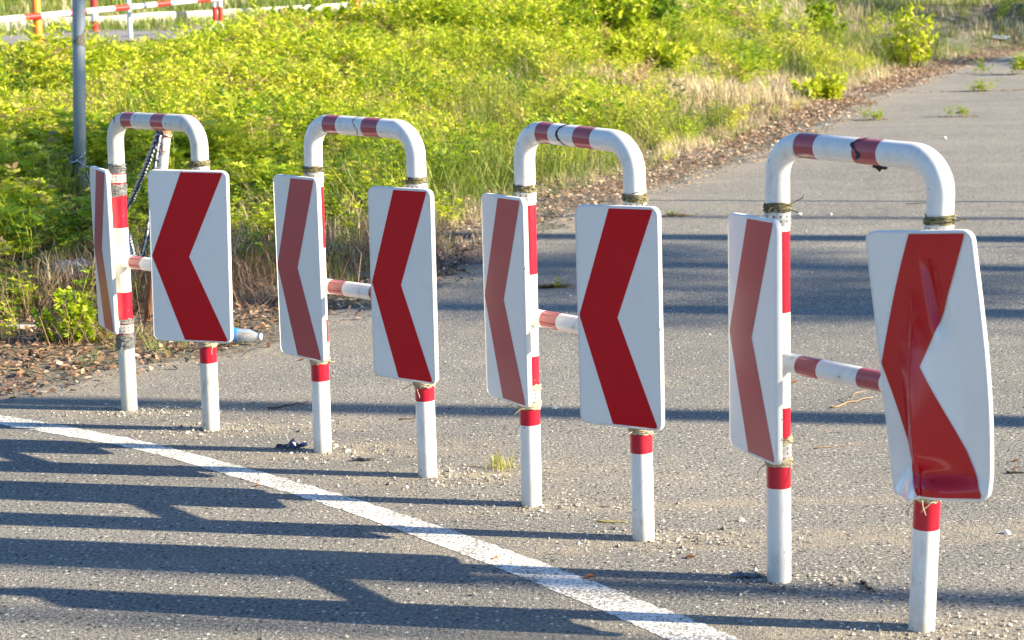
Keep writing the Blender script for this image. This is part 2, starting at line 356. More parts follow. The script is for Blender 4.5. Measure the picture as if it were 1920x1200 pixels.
def wrap(root, p, d, z0, z1, m, turns=9, loose=2, rad=.0312, seed=0):
    rs = random.Random(seed); mb = MB(); pts = []
    N_ = turns * 18; ph = rs.random() * 6
    lanes = [rs.random() for _ in range(turns * 3 + 2)]
    for i in range(N_ + 1):
        t = i / 18; k = t * 3; a0 = lanes[int(k) % len(lanes)]; a1 = lanes[(int(k) + 1) % len(lanes)]; f = k - int(k)
        zz = z0 + (z1 - z0) * (a0 + (a1 - a0) * sm(f)); an = ph + 2 * math.pi * t; r = rad + .0035 * rs.random()
        zz += rs.uniform(-.002, .002) + .004 * math.sin(an + ph); c = p + d * zz; pts.append(c + Vector((math.cos(an) * r, math.sin(an) * r, 0)))
    mb.tube(pts, .0021, 5, 0)
    # ragged inner layer of the wrap
    ring = []; 
    for q in range(5):
        zz = z0 + (z1 - z0) * q / 4
        for j in range(22):
            an = 2 * math.pi * j / 22; r = rad - .0005 + rs.random() * .003; ring.append(p + d * (zz + (rs.random() - .5) * .008) + Vector((math.cos(an) * r, math.sin(an) * r, 0)))
    mb.add(ring, [(q * 22 + j, q * 22 + (j + 1) % 22, (q + 1) * 22 + (j + 1) % 22, (q + 1) * 22 + j) for q in range(4) for j in range(22)])
    for q in range(loose):
        an = rs.uniform(math.pi * .9, math.pi * 1.9); s = p + d * rs.uniform(z0, z1) + Vector((math.cos(an), math.sin(an), 0)) * rad
        e = [s]; v = Vector((math.cos(an) * .5, math.sin(an) * .5, rs.uniform(-.6, .4)))
        for _ in range(6): v += Vector((rs.uniform(-.5, .5), rs.uniform(-.5, .5), rs.uniform(-.6, .35))); e.append(e[-1] + v.normalized() * .008)
        mb.tube(e, .0013, 4)
    return mb.build('wire_wrap', m, root)
def strap(root, p, d, z0, h=.03, r=.0325):
    mb = MB(); nj = 36; rows = [0, .2, .42, .58, .8, 1]; vs = []
    for q in rows:
        for j in range(nj):
            an = 2 * math.pi * j / nj; vs.append(p + d * (z0 + h * q) + Vector((math.cos(an) * r, math.sin(an) * r, 0)))
    fs = []; ms = []
    for q in range(5):
        for j in range(nj):
            fs.append((q * nj + j, q * nj + (j + 1) % nj, (q + 1) * nj + (j + 1) % nj, (q + 1) * nj + j)); ms.append(1 if q in (1, 3) and j % 3 == 0 else 0)
    mb.add(vs, fs, ms); return mb.build('clamp_strap', [M['steel'], M['hole']], root)

HO = [  # bases, tops (centreline, measured), per sign: lateral, z, azimuth, roll
    dict(L=((-1.435, 6.342), (-1.428, 6.335, 1.078)), Rr=((-1.071, 5.992), (-1.061, 5.982, 1.076)), s=[(-.008, .606, 64.1, -.3, .068, .250), (-.029, .623, 13.2, -1.2, .056, .284)],
         label='leftmost striped guard hoop, smallest in view, grey wraps and dirty feet, before the grey pole', wire='grey'),
    dict(L=((-.640, 5.640), (-.632, 5.632, 1.091)), Rr=((-.274, 5.294), (-.284, 5.303, 1.080)), s=[(-.016, .623, 50, .2, .063, .248), (-.024, .611, 38.3, 0, .062, .248)],
         label='striped guard hoop second from the left, with the scrap of blue plastic at its foot', wire='twine'),
    dict(L=((.047, 4.940), (.044, 4.944, 1.096)), Rr=((.348, 4.578), (.330, 4.600, 1.078)), s=[(-.015, .614, 62.3, .9, .068, .248), (-.026, .618, 34.8, .9, .060, .248)],
         label='third striped guard hoop from the left, grass tuft beside its foot, black scuff on top', wire='twine'),
    dict(L=((.660, 4.200), (.650, 4.213, 1.098)), Rr=((.932, 3.832), (.950, 3.809, 1.086)), s=[(-.015, .623, 70.8, 1.3, .064, .248), (.006, .633, 39.5, 4.2, .056, .256)],
         label='nearest striped guard hoop, far right, its right chevron sign crumpled and creased', wire='twine')]
TR = .0302
for hi, h in enumerate(HO):
    bL = Vector((*h['L'][0], 0)); bR = Vector((*h['Rr'][0], 0)); tL = Vector(h['L'][1]); tR = Vector(h['Rr'][1])
    root = empty('guard_hoop', ((bL + bR) / 2)); tag(root, h['label'], 'guard hoop', 'red and white guard hoops with chevron signs'); o = root.location
    dL = (tL - bL) / tL.z; dR = (tR - bR) / tR.z; bar = tR - tL; BL = bar.length; bd = bar.normalized(); rad = .080
    zs = sorted([-.03, .0, .1, .243, .447, .5, .685, .885] + [tL.z - rad]); pts = []
    for z in zs: pts.append(bL + dL * z)
    def arc(c, e1, e2, k=10): return [c - e1 * 0 + e1 * math.cos(t) + e2 * math.sin(t) for t in [math.pi / 2 * i / k for i in range(1, k)]]
    cL = tL + bd * rad - dL * rad
    pts += arc(cL, -bd * rad, dL * rad)
    ss = sorted([rad, .085, .158, .26, .335, BL - rad]); ss = [s for s in ss if rad <= s <= BL - rad]
    bs = [.072, .145, .265, .338] if BL > .47 else [.066, .135, .238, .307]
    if bs[0] < rad: bs[0] = rad + .001
    ss = [rad] + bs + [BL - rad]
    for s in ss: pts.append(tL + bd * s)
    cR = tR - bd * rad - dR * rad
    pts += arc(cR, dR * rad, bd * rad)
    zR = sorted([-.03, .0, .1, .243, .447, .5, .685, .885, tR.z - rad], reverse=True)
    for z in zR: pts.append(bR + dR * z)
    mi = []
    for i in range(len(pts) - 1):
        c = (pts[i] + pts[i + 1]) / 2
        onbar = c.z > 1.03
        if onbar:
            s = (c - tL).dot(bd); mi.append(2 if (bs[0] < s < bs[1] or bs[2] < s < bs[3]) else 0)
        else: mi.append(1 if (.243 < c.z < .447 or .685 < c.z < .885) else 0)
    mb = MB(); mb.tube([p - o for p in pts], TR, 28, mi)
    mb.build('hoop_pipe', [M['white_dirty'] if hi == 0 else M['white'], M['red'], M['red_faded']], root)
    # crossbar
    q0 = bL + dL * .562; q1 = bR + dR * .562; d = (q1 - q0); ln = d.length; d.normalize()
    ss = [TR * .6, .078, .148, .275, .345, ln - TR * .6]; mb = MB(); mb.tube([q0 + d * s - o for s in ss], .0245, 24, [0, 1, 0, 1, 0], False)
    mb.build('crossbar', [M['white'], M['red_faded']], root)
    for li, (b, dd) in enumerate(((bL, dL), (bR, dR))):
        lat, z, az, ro, so_, wd_ = h['s'][li]; az = R(az); n = Vector((-math.sin(az), -math.cos(az), 0)); rt = Vector((math.cos(az), -math.sin(az), 0))
        c0 = b + dd * z + n * so_ + rt * lat; c0.z = z
        lab = 'crumpled chevron panel with a vertical crease and flared foot' if (hi, li) == (3, 1) else None
        build_sign(root, c0, az, R(ro), bent if lab else None, W=wd_, lab=lab, painted_sheen=(li == 0))
        top = z + .3; bot = z - .3
        g = hi == 0
        mt = M['twine_grey'] if g and li == 0 else M['twine']; mb_ = M['twine_grey'] if g and li == 0 else M['twine_pale']
        sd = hi * 10 + li * 3
        if g and li == 0:
            wrap(root, b - o, dd, top - .020, top + .012, mt, 7, 3, seed=sd); strap(root, b - o, dd, top - .055); wrap(root, b - o, dd, top - .102, top - .06, mt, 9, 2, seed=sd + 1)
            wrap(root, b - o, dd, bot + .022, bot + .042, mb_, 5, 1, seed=sd + 2); strap(root, b - o, dd, bot - .012, .032); wrap(root, b - o, dd, bot - .070, bot - .014, mb_, 11, 4, seed=sd + 3)
        else:
            wrap(root, b - o, dd, top + .008, top + .027, mt, 6, 3, seed=sd); strap(root, b - o, dd, top - .022, .03)
            wrap(root, b - o, dd, bot - .022, bot - .004, mb_, 6, 3, seed=sd + 1); strap(root, b - o, dd, bot, .034)
            wrap(root, b - o, dd, bot + .034, bot + .05, mb_, 5, 1, seed=sd + 2)
    def scuff(s, half=.006, ang0=-2.4, ang1=1.6, r=TR + .0008, seed=1, taper=1):
        rs = random.Random(seed); mb = MB(); n1 = bd.cross(Vector((0, 0, 1))).normalized(); n2 = n1.cross(bd).normalized(); K = 24; vs = []
        for i in range(K + 1):
            an = ang0 + (ang1 - ang0) * i / K; c = tL + bd * (s + .012 * math.sin(i * .35 * taper)) - o; dirv = n1 * math.cos(an) + n2 * math.sin(an)
            hw = half * rs.uniform(.3, 1.2); vs += [c + dirv * r - bd * hw, c + dirv * r + bd * hw]
        mb.add(vs, [(2 * i, 2 * i + 1, 2 * i + 3, 2 * i + 2) for i in range(K)]); mb.build('scuff_tape', M['dark'], root)
    if hi == 2: scuff(.185, .005, -2.2, 2.2, seed=3)
    if hi == 3: scuff(.275, .006, -.6, 2.4, seed=5, taper=1.4)
    if hi == 0: scuff(.055, .004, -3, 3, seed=8)
    if hi == 1: scuff(.235, .002, -1.0, 2.2, seed=11)
    if hi == 0:    # loose flap of grey tape hanging at the left bend
        c = tL + bd * .05 - Vector((0, 0, .035)) - o; mb = MB(); q = [c, c - bd * .05 + Vector((0, 0, -.02)), c - bd * .06 + Vector((.004, -.01, -.085)), c - bd * .035 + Vector((0, -.004, -.05))]
        q += [p + Vector((.002, .003, 0)) for p in q]; mb.add(q, [(0, 1, 2, 3), (7, 6, 5, 4), (0, 4, 5, 1), (1, 5, 6, 2), (2, 6, 7, 3), (3, 7, 4, 0)]); mb.build('tape_flap', M['twine_grey'], root)
    if hi == 3:    # rag of old tape under the bar
        c = tL + bd * .325 - Vector((0, 0, TR)) - o; mb = MB(); vs = []; rs = random.Random(4)
        for i in range(7): vs += [c + bd * (i - 3) * .007 + Vector((0, 0, .004)), c + bd * (i - 3) * .0075 + Vector((0, rs.uniform(-.003, .003), -rs.uniform(.004, .017)))]
        mb.add(vs, [(2 * i, 2 * i + 1, 2 * i + 3, 2 * i + 2) for i in range(6)]); mb.build('tape_rag', M['dark'], root)

# ------------------------------------------------------------------ vegetation builders
def leaf_mat(name, stops, trans=.36, rough=.5):
    m = mat(name, rough=rough, spec=.35); n = N(m)
    a = n.n('ShaderNodeAttribute', attribute_name='tint'); c = n.ramp(a.outputs['Fac'], stops); n.l(c, n.b.inputs['Base Color'])
    tr = n.n('ShaderNodeBsdfTranslucent'); n.l(c, tr.inputs[0]); mx = n.n('ShaderNodeMixShader'); mx.inputs[0].default_value = trans
    out = m.node_tree.nodes['Material Output']; n.l(n.b.outputs[0], mx.inputs[1]); n.l(tr.outputs[0], mx.inputs[2]); n.l(mx.outputs[0], out.inputs[0])
    return m
M['weed'] = leaf_mat('weed_leaves', [(0, (.03, .085, .02)), (.25, (.10, .21, .018)), (.46, (.27, .40, .012)), (.70, (.60, .66, .025)), (.92, (.70, .66, .16)), (1, (.44, .30, .16))])
M['straw'] = leaf_mat('dry_grass', [(0, (.34, .26, .14)), (.5, (.70, .58, .34)), (1, (.90, .80, .56))], .3)
M['grass'] = leaf_mat('green_grass', [(0, (.08, .15, .04)), (.5, (.22, .30, .04)), (.8, (.38, .42, .07)), (1, (.58, .50, .22))], .35)
M['litter'] = leaf_mat('dead_leaves', [(0, (.10, .05, .03)), (.3, (.22, .13, .08)), (.65, (.44, .29, .18)), (1, (.74, .60, .44))], .15)
M['stem'] = mat('woody_stem', (.22, .17, .10), .8, .2)

def quadleaf(c, d, nrm, ln, wd):
    """diamond leaf: base c, direction d, normal nrm"""
    d = d / np.linalg.norm(d); s = np.cross(d, nrm); s = s / (np.linalg.norm(s) + 1e-9)
    return [c, c + d * ln * .45 + s * wd / 2, c + d * ln, c + d * ln * .45 - s * wd / 2]
def proto_fern(rs, H=.32, detail=True, nst=4):
    Q = []; T = []
    for s in range(nst):
        az = rs.uniform(0, 6.28); lean = rs.uniform(.1, .7); h = H * rs.uniform(.55, 1.1)
        d0 = np.array([math.cos(az) * lean, math.sin(az) * lean, 1.]); d0 /= np.linalg.norm(d0)
        base = np.array([rs.uniform(-.04, .04), rs.uniform(-.04, .04), 0]); nl = rs.integers(5, 8) + (0 if detail else 3); st_t = rs.uniform(-.08, .08)
        sd = np.cross(d0, [.3, .5, .1]); sd /= np.linalg.norm(sd); w_ = .0022
        tip = base + d0 * h + np.array([math.cos(az), math.sin(az), -.3]) * lean * h * .35
        mid = base + d0 * h * .55
        Q.append([base - sd * w_, base + sd * w_, mid + sd * w_, mid - sd * w_]); T.append(.86)
        Q.append([mid - sd * w_, mid + sd * w_, tip + sd * w_ * .5, tip - sd * w_ * .5]); T.append(.8)
        for i in range(nl):
            t = .22 + .78 * (i + .5) / nl; p = base + d0 * h * t if t < .55 else mid + (tip - mid) * (t - .55) / .45
            a2 = az + i * 2.4 + rs.uniform(-.4, .4); L_ = h * rs.uniform(.28, .48) * (1.15 - .55 * t) * (1 if detail else .95); up = rs.uniform(.15, .75)
            ld = np.array([math.cos(a2), math.sin(a2), up]); ld /= np.linalg.norm(ld); nr = np.cross(ld, [-math.sin(a2), math.cos(a2), 0]); nr /= np.linalg.norm(nr)
            sid = np.cross(ld, nr)
            base_t = .50 + st_t + rs.uniform(-.1, .12)
            if detail:
                k = 6
                for j in range(k):
                    f = (j + .6) / k; c = p + ld * L_ * f - np.array([0, 0, 1]) * L_ * .35 * f * f; wl = L_ * .42 * math.sin(math.pi * (.18 + .72 * f)) + .004
                    for sg in (-1, 1):
                        dd = sid * sg + ld * .55 + nr * rs.uniform(-.35, .35)
                        Q.append(quadleaf(c, dd, nr + rs.normal(0, .45, 3), wl, max(.006, wl * .42))); T.append(base_t + rs.uniform(-.08, .08))
                Q.append(quadleaf(p + ld * L_ - np.array([0, 0, 1]) * L_ * .35, ld + np.array([0, 0, -.4]), nr, L_ * .25, .009)); T.append(base_t)
            else:
                for q_ in range(7):
                    sg = (-1, 1, -1, 1, -1, 1, 0)[q_]; f = (.1, .2, .35, .5, .62, .75, .85)[q_]; dd = sid * sg * .8 + ld * .7 + rs.normal(0, .3, 3)
                    Q.append(quadleaf(p + ld * L_ * f, dd, nr + rs.normal(0, .75, 3), L_ * rs.uniform(.32, .60), L_ * .15)); T.append(base_t + rs.uniform(-.12, .12))
    return np.array(Q), np.array(T)
def proto_grass(rs, H=.25, nb=14, wd=.005, spread=.05):
    Q = []; T = []
    for i in range(nb):
        az = rs.uniform(0, 6.28); h = H * rs.uniform(.4, 1.15); ln = rs.uniform(.15, .8); b = np.array([rs.normal(0, spread), rs.normal(0, spread), 0])
        d = np.array([math.cos(az), math.sin(az), 0]); s = np.array([-d[1], d[0], 0]) * wd / 2
        p1 = b + np.array([0, 0, h * .55]) + d * h * ln * .25; p2 = b + np.array([0, 0, h * .9 * (1 - ln * .25)]) + d * h * ln * .75; t = rs.uniform(0, 1)
        Q.append([b - s, b + s, p1 + s * .8, p1 - s * .8]); Q.append([p1 - s * .8, p1 + s * .8, p2 + s * .15, p2 - s * .15]); T += [t, t]
    return np.array(Q), np.array(T)
def scatter(protos, P, S, rs, toff=None, tscale=1.0, zrot=None, lean=.15):
    """place protos at points P (n,3) with scale S; returns faces, tints"""
    n = len(P); pick = rs.integers(0, len(protos), n); VV = []; TT = []
    for k, (Q, T) in enumerate(protos):
        ix = np.where(pick == k)[0]
        if not len(ix): continue
        a = rs.uniform(0, 6.283, len(ix)); ca, sa = np.cos(a), np.sin(a); s = S[ix]
        X = Q[None, :, :, 0] * ca[:, None, None] - Q[None, :, :, 1] * sa[:, None, None]; Y = Q[None, :, :, 0] * sa[:, None, None] + Q[None, :, :, 1] * ca[:, None, None]
        Z = np.broadcast_to(Q[None, :, :, 2], X.shape)
        lx = rs.normal(0, lean, len(ix))[:, None, None]; ly = rs.normal(0, lean, len(ix))[:, None, None]
        V = np.stack([X + Z * lx, Y + Z * ly, Z], -1) * s[:, None, None, None] + P[ix][:, None, None, :]
        t = np.broadcast_to(T[None, :], (len(ix), len(T))) * tscale
        if toff is not None: t = t + toff[ix][:, None]
        VV.append(V.reshape(-1, 4, 3)); TT.append(t.reshape(-1))
    return np.concatenate(VV), np.clip(np.concatenate(TT), 0, 1)
# smooth value noise for patchiness
_g = rng.random((64, 64))
def vnoise(x, y, s, ox=0.):
    x = np.asarray(x) / s + 17.3 + ox; y = np.asarray(y) / s + 9.1 + ox * .7; xi = np.floor(x).astype(int); yi = np.floor(y).astype(int); fx = sm(x - xi); fy = sm(y - yi)
    g = lambda i, j: _g[i % 64, j % 64]
    return (g(xi, yi) * (1 - fx) + g(xi + 1, yi) * fx) * (1 - fy) + (g(xi, yi + 1) * (1 - fx) + g(xi + 1, yi + 1) * fx) * fy
def far_lim(x): return np.interp(x, [-20, -9, -6.5, -4.2, -2.5, 0, 2, 6, 20], [18, 20.3, 21.4, 22.7, 25, 30, 35, 42, 50])   # where the bank meets the far road
def pts_region(n, y0, y1, margin=.6):
    y = y0 + (y1 - y0) * rng.random(n * 2) ** .5 if False else rng.uniform(y0, y1, n * 2); xl = -(.30 * y + margin); xr = .31 * y + margin
    x = xl + (xr - xl) * rng.random(len(y)); return x, y
def dl(x, y): return (edge(y) - x) * .75
fern_hi = [proto_fern(np.random.default_rng(i), .30, True, 4) for i in range(7)]
fern_lo = [proto_fern(np.random.default_rng(40 + i), .36, False, 5) for i in range(8)]
gr_p = [proto_grass(np.random.default_rng(80 + i)) for i in range(6)]
gr_far = [proto_grass(np.random.default_rng(90 + i), .25, 10, .010, .10) for i in range(6)]

RB = at(124, 524); GP = at(150, 372)
# dense weeds on the bank
def weeds(y0, y1, dens, protos, sc):
    area = (.61 * (y0 + y1) / 2 + 1.2) * (y1 - y0); x, y = pts_region(int(area * dens / 2), y0, y1)
    d = dl(x, y); n1 = vnoise(x, y, 1.3); n2 = vnoise(x, y, .45, 3)
    thr = np.clip((d - .35) / 1.1, 0, 1) - (vnoise(x, y, 2.2, 7) > .72) * .55
    dry = np.clip(np.exp(-(((x - 2.9) / 1.8) ** 2 + ((y - 22.6) / 3.0) ** 2)) + .85 * np.exp(-(((x - 1.5) / 1.1) ** 2 + ((y - 19.8) / 1.6) ** 2)), 0, 1)           # straw patch
    thin = np.clip((y - 25.5) / 3, 0, 1) * np.clip((x - 1.2) / 1.5, 0, 1)
    front = np.clip((10.6 + .8 * n1 - y) / 1.6, 0, 1)
    keep = (d > .3) & (y < far_lim(x)) & (rng.random(len(x)) < thr * (1 - .92 * dry) * (1 - .78 * front) * (1 - .93 * thin) * (.12 + 1.25 * n2) * (np.clip(d / 3.2, .2, 1) ** .8 * (x > -.5) * (y > 12) + ~((x > -.5) & (y > 12))))
    keep &= ~((np.abs(x - GP.x * y / GP.y) < .22) & (y < GP.y + .1) & (y > GP.y - 1.7)); keep &= np.hypot(x - RB.x, y - RB.y - .02) > .26; keep &= ~((np.abs(x - RB.x * y / RB.y) < .15) & (y < RB.y) & (y > RB.y - .9))
    x, y, d, n1, n2, dry = (q[keep] for q in (x, y, d, n1, n2, dry))
    s = sc * np.clip(.35 + (far_lim(x) - y) / 4, .35, 1) * (.35 + 1.1 * n1 + .35 * n2) * np.clip(.45 + d * .35, .4, 1) * rng.uniform(.75, 1.25, len(x)) * (1 - .4 * dry)
    P = np.stack([x, y, terr(x, y)], -1)
    toff = (vnoise(x, y, 1.7, 5) - .5) * .30 + (vnoise(x, y, .35, 15) - .5) * .22 + np.clip((y - 11.5) / 6, -.3, 1) * .16 + .02 + rng.normal(0, .07, len(x)); toff = toff + (rng.random(len(x)) < .10) * .33 - .20 * np.clip((y - 25.5) / 3, 0, 1) * np.clip((x - 1.2) / 1.5, 0, 1)
    return scatter(protos, P, s, rng, toff)
VA = []; TA = []
for a in ((7.6, 11, 75, fern_hi, .85), (11, 14.5, 75, fern_hi, 1.0), (14.5, 20, 62, fern_lo, 1.0), (20, 27, 48, fern_lo, 1.1), (27, 42, 22, fern_lo, 1.25)):
    v, t = weeds(*a); VA.append(v); TA.append(t)
def clumps():
    x, y = pts_region(420, 12, 27); k = (dl(x, y) > 1.0) & (y < far_lim(x) - .8) & (vnoise(x, y, 1.6, 101) > .55) & ~((np.abs(x - GP.x * y / GP.y) < .5) & (y < GP.y + .4)); x, y = x[k], y[k]
    return scatter(fern_lo, np.stack([x, y, terr(x, y)], -1), rng.uniform(1.0, 1.45, len(x)) * np.clip(.3 + (far_lim(x) - y) / 5, .3, 1), rng, rng.normal(-.04, .14, len(x)))
v, t = clumps(); VA.append(v); TA.append(t)
VA = np.concatenate(VA); TA = np.concatenate(TA); print('weed faces', len(VA))
tag(npmesh('ground_cover', VA, 4, TA, M['weed']), 'bright yellow green feathery weeds covering the bank behind the hoops', 'weeds', kind='stuff')

# dry and green grass
def grasses(kind):
    V = []; T = []
    for (y0, y1, dens, pr) in ((6.6, 12, 65, gr_p), (12, 20, 55, gr_p), (20, 36, 42, gr_far), (36, 62, 14, gr_far)):
        area = (.61 * (y0 + y1) / 2 + 1.2) * (y1 - y0); x, y = pts_region(int(area * dens / 2), y0, y1); d = dl(x, y); n1 = vnoise(x, y, 1.1, 11 if kind else 23)
        dry = np.clip(np.exp(-(((x - 2.9) / 2.0) ** 2 + ((y - 22.6) / 3.2) ** 2)) + .9 * np.exp(-(((x - 1.5) / 1.2) ** 2 + ((y - 19.8) / 1.7) ** 2)), 0, 1)
        beyond = y > far_lim(x)
        kerbside = (y < far_lim(x) + 6.8) & beyond & (x < 1)
        base = (d > np.where(y > 11, .38, .12)) & ~kerbside
        front = np.clip((9.8 - y) / 1.4, 0, 1)
        if kind: pr_ = (.26 + .5 * (n1 > .58) + 1.6 * dry + .35 * ((x > 0) & (y > 13) & (y < 26))) * (1 - .85 * front) * (1 - .85 * (beyond & (x < 2))) * (1 - .6 * (y > 34))
        else: pr_ = (.25 + .6 * n1) * (1 - .95 * dry) * (1 - .75 * front) + .4 * (y > 30)
        k = base & (rng.random(len(x)) < pr_); x, y, n1 = x[k], y[k], n1[k]
        s = (.55 + .6 * n1) * rng.uniform(.6, 1.3, len(x)) * np.where(y > 36, 1.9, 1) * np.clip(.4 + .5 * dl(x, y), .4, 1.1)
        v, t = scatter(pr, np.stack([x, y, terr(x, y)], -1), s, rng, (vnoise(x, y, 2.0, 31) - .5) * .5); V.append(v); T.append(t)
    return np.concatenate(V), np.concatenate(T)
v, t = grasses(0); tag(npmesh('grass', v, 4, t * .85, M['grass']), 'green grass blades among the weeds and on the far slope', 'grass', kind='stuff')
v, t = grasses(1); tag(npmesh('dry_grass', v, 4, t, M['straw']), 'pale straw coloured dry grass on the bank', 'grass', kind='stuff')

tb = [proto_grass(np.random.default_rng(140 + i), .52, 9, .007, .07) for i in range(6)]
x, y = pts_region(7500, 10.5, 30); k = (dl(x, y) > .6) & (y < far_lim(x) - .3) & (rng.random(len(x)) < .15 + .85 * (vnoise(x, y, .9, 81) > .55)) & (((x - 2.6) / 1.9) ** 2 + ((y - 21.8) / 3) ** 2 > 1) & (y > 11.8); x, y = x[k], y[k]
v, t = scatter(tb, np.stack([x, y, terr(x, y)], -1), rng.uniform(.55, 1.15, len(x)) * np.clip(.3 + (far_lim(x) - y) / 4, .3, 1), rng, (vnoise(x, y, 1.5, 91) - .35) * .8, .8, None, .3)
tag(npmesh('tall_grass', v, 4, t, M['grass']), 'long arching grass blades standing through the weeds', 'grass', kind='stuff')

# dead brown stalks standing at the front of the bank
dry_stems = 1
st_p = [proto_grass(np.random.default_rng(120 + i), .30, 9, .0035, .09) for i in range(5)]
x = rng.uniform(-3.6, .8, 3200); y = rng.uniform(7.6, 12.2, 3200); k = (dl(x, y) > .35) & (rng.random(3200) < (vnoise(x, y, .8, 71) > .38) * np.clip(1.3 - (y - 7.6) / 4, .1, 1)); x, y = x[k], y[k]
v, t = scatter(st_p, np.stack([x, y, terr(x, y)], -1), rng.uniform(.4, 1.2, len(x)), rng, None, 1, None, .45)
tag(npmesh('dead_stalks', v, 4, t * .6, M['litter']), 'brown dead stalks tangled at the foot of the weeds', 'dead stalks', kind='stuff')

# dead leaves along the road edge
def litter():
    def leaf(P, S, n):
        a = rng.uniform(0, 6.283, n); tilt = rng.normal(0, .35, n); roll = rng.normal(0, .35, n)
        fold = rng.uniform(.1, .6, n); loc = np.array([[-.5, 0, 0], [-.12, .27, 1], [.32, .2, .8], [.55, 0, 0], [.3, -.22, .8], [-.15, -.26, 1]])
        X = loc[None, :, 0] * S[:, None]; Y = loc[None, :, 1] * S[:, None]; Z = loc[None, :, 2] * fold[:, None] * S[:, None] * .35 + X * tilt[:, None] + Y * roll[:, None]
        xx = X * np.cos(a)[:, None] - Y * np.sin(a)[:, None]; yy = X * np.sin(a)[:, None] + Y * np.cos(a)[:, None]
        return np.stack([xx + P[:, 0:1], yy + P[:, 1:2], Z + P[:, 2:3] + .012], -1)
    n = 110000; y = rng.uniform(6.2, 34, n); n = len(y)
    d = rng.normal(.28, .42, n) * np.where(y < 9.2, 1.5, 1.15); x = edge(y) - d / .75
    k = (rng.random(n) < np.where(y < 10.5, .75, .85) * (.05 + 1.0 * vnoise(x, y, .7, 41))) & (d > -.22 - .1 * vnoise(x, y, .6, 2)) & (rng.random(n) < np.where(d < 0, .35, 1))
    x, y = x[k], y[k]
    ex = rng.uniform(-3.4, -.2, 15000); ey = rng.uniform(6.4, 10.6, 15000); k = (dl(ex, ey) > .05) & (rng.random(15000) < .2 + .8 * vnoise(ex, ey, .6, 51)); x = np.concatenate([x, ex[k]]); y = np.concatenate([y, ey[k]])
    rx = rng.uniform(-2.5, 6, 320); ry = rng.uniform(3.5, 20, 320); k = rx > edge(ry) + .2; x = np.concatenate([x, rx[k]]); y = np.concatenate([y, ry[k]])
    P = np.stack([x, y, terr(x, y)], -1); S = rng.uniform(.010, .038, len(x)) * np.where(y > 15, 1.4, 1) * np.where(x > edge(y) + .25, .5, 1)
    V = leaf(P, S, len(x)); return V, np.clip(rng.beta(1.5, 2.0, len(x)) + .22 * (y > 11), 0, 1)
v, t = litter(); print('litter', len(v)); tag(npmesh('leaf_litter', v, 6, t, M['litter']), 'brown fallen leaves strewn along the asphalt edge', 'leaves', kind='stuff')
# twigs and dead stalks in the litter
def twigs(n, xr, yr, lmin, lmax, r0, cond):
    mb = MB(); c = 0; rs = random.Random(5)
    while c < n:
        x = rs.uniform(*xr); y = rs.uniform(*yr)
        if not cond(x, y): continue
        c += 1; a = rs.uniform(0, 6.28); ln = rs.uniform(lmin, lmax); p = Vector((x, y, tz(x, y) + .01)); pts = [p]; d = Vector((math.cos(a), math.sin(a), rs.uniform(0, .25)))
        for _ in range(4): d += Vector((rs.uniform(-.35, .35), rs.uniform(-.35, .35), rs.uniform(-.2, .15))); p = p + d.normalized() * ln / 4; p.z = max(p.z, tz(p.x, p.y) + .008); pts.append(p)
        mb.tube(pts, [r0 * (1 - .15 * i) for i in range(5)], 4, 0)
    return mb
mb = twigs(420, (-3.6, .6), (6.7, 12), .08, .35, .003, lambda x, y: dl(x, y) > .02)
tag(mb.build('twigs', M['stem']), 'dry brown twigs and stalks lying on the verge', 'twigs', kind='stuff')

# pebbles and grit on asphalt
def pebbles():
    n = 30000; x = rng.uniform(-3, 5, n); y = rng.uniform(3.3, 14, n)
    w_ = np.zeros(n)
    for h in HO:
        for q in (h['L'][0], h['Rr'][0]): w_ = np.maximum(w_, np.exp(-(((x - q[0] - .05) / .28) ** 2 + ((y - q[1] + .02) / .16) ** 2)))
    k = (x > edge(y) + .0) & (rng.random(n) < .10 + .9 * w_ + .25 * (vnoise(x, y, .7, 61) > .66)); x, y = x[k], y[k]
    for h in HO:
        for q in (h['L'][0], h['Rr'][0]):
            x = np.concatenate([x, rng.normal(q[0] + .07, .17, 420)]); y = np.concatenate([y, rng.normal(q[1] - .01, .07, 420)])
    n = len(x); S = np.exp(rng.normal(-5.95, .45, n)); S = np.minimum(S, .011)
    o8 = np.array([[1, 0, 0], [0, 1, 0], [-1, 0, 0], [0, -1, 0], [0, 0, .8], [0, 0, -.8]]); F = [(0, 1, 4), (1, 2, 4), (2, 3, 4), (3, 0, 4)]
    J = o8[None] * (1 + rng.uniform(-.35, .35, (n, 6, 3))) + rng.uniform(-.2, .2, (n, 6, 3)); V = J * S[:, None, None]; a = rng.uniform(0, 6.28, n)
    X = V[..., 0] * np.cos(a)[:, None] - V[..., 1] * np.sin(a)[:, None]; Y = V[..., 0] * np.sin(a)[:, None] + V[..., 1] * np.cos(a)[:, None]
    V = np.stack([X + x[:, None], Y + y[:, None], V[..., 2] + (terr(x, y) + .006)[:, None]], -1)
    Q = V[:, F, :].reshape(-1, 3, 3); T = np.repeat(rng.random(n), 4); return Q, T
M['pebble'] = mat('pebbles', rough=.85, spec=.3); n_ = N(M['pebble']); a_ = n_.n('ShaderNodeAttribute', attribute_name='tint')
n_.l(n_.ramp(a_.outputs['Fac'], [(0, (.12, .11, .10)), (.4, (.30, .28, .24)), (.8, (.58, .54, .44)), (1, (.85, .82, .76))]), n_.b.inputs['Base Color'])
v, t = pebbles(); tag(npmesh('gravel', v, 3, t, M['pebble']), 'loose sandy grit and pebbles around the hoop feet', 'gravel', kind='stuff')

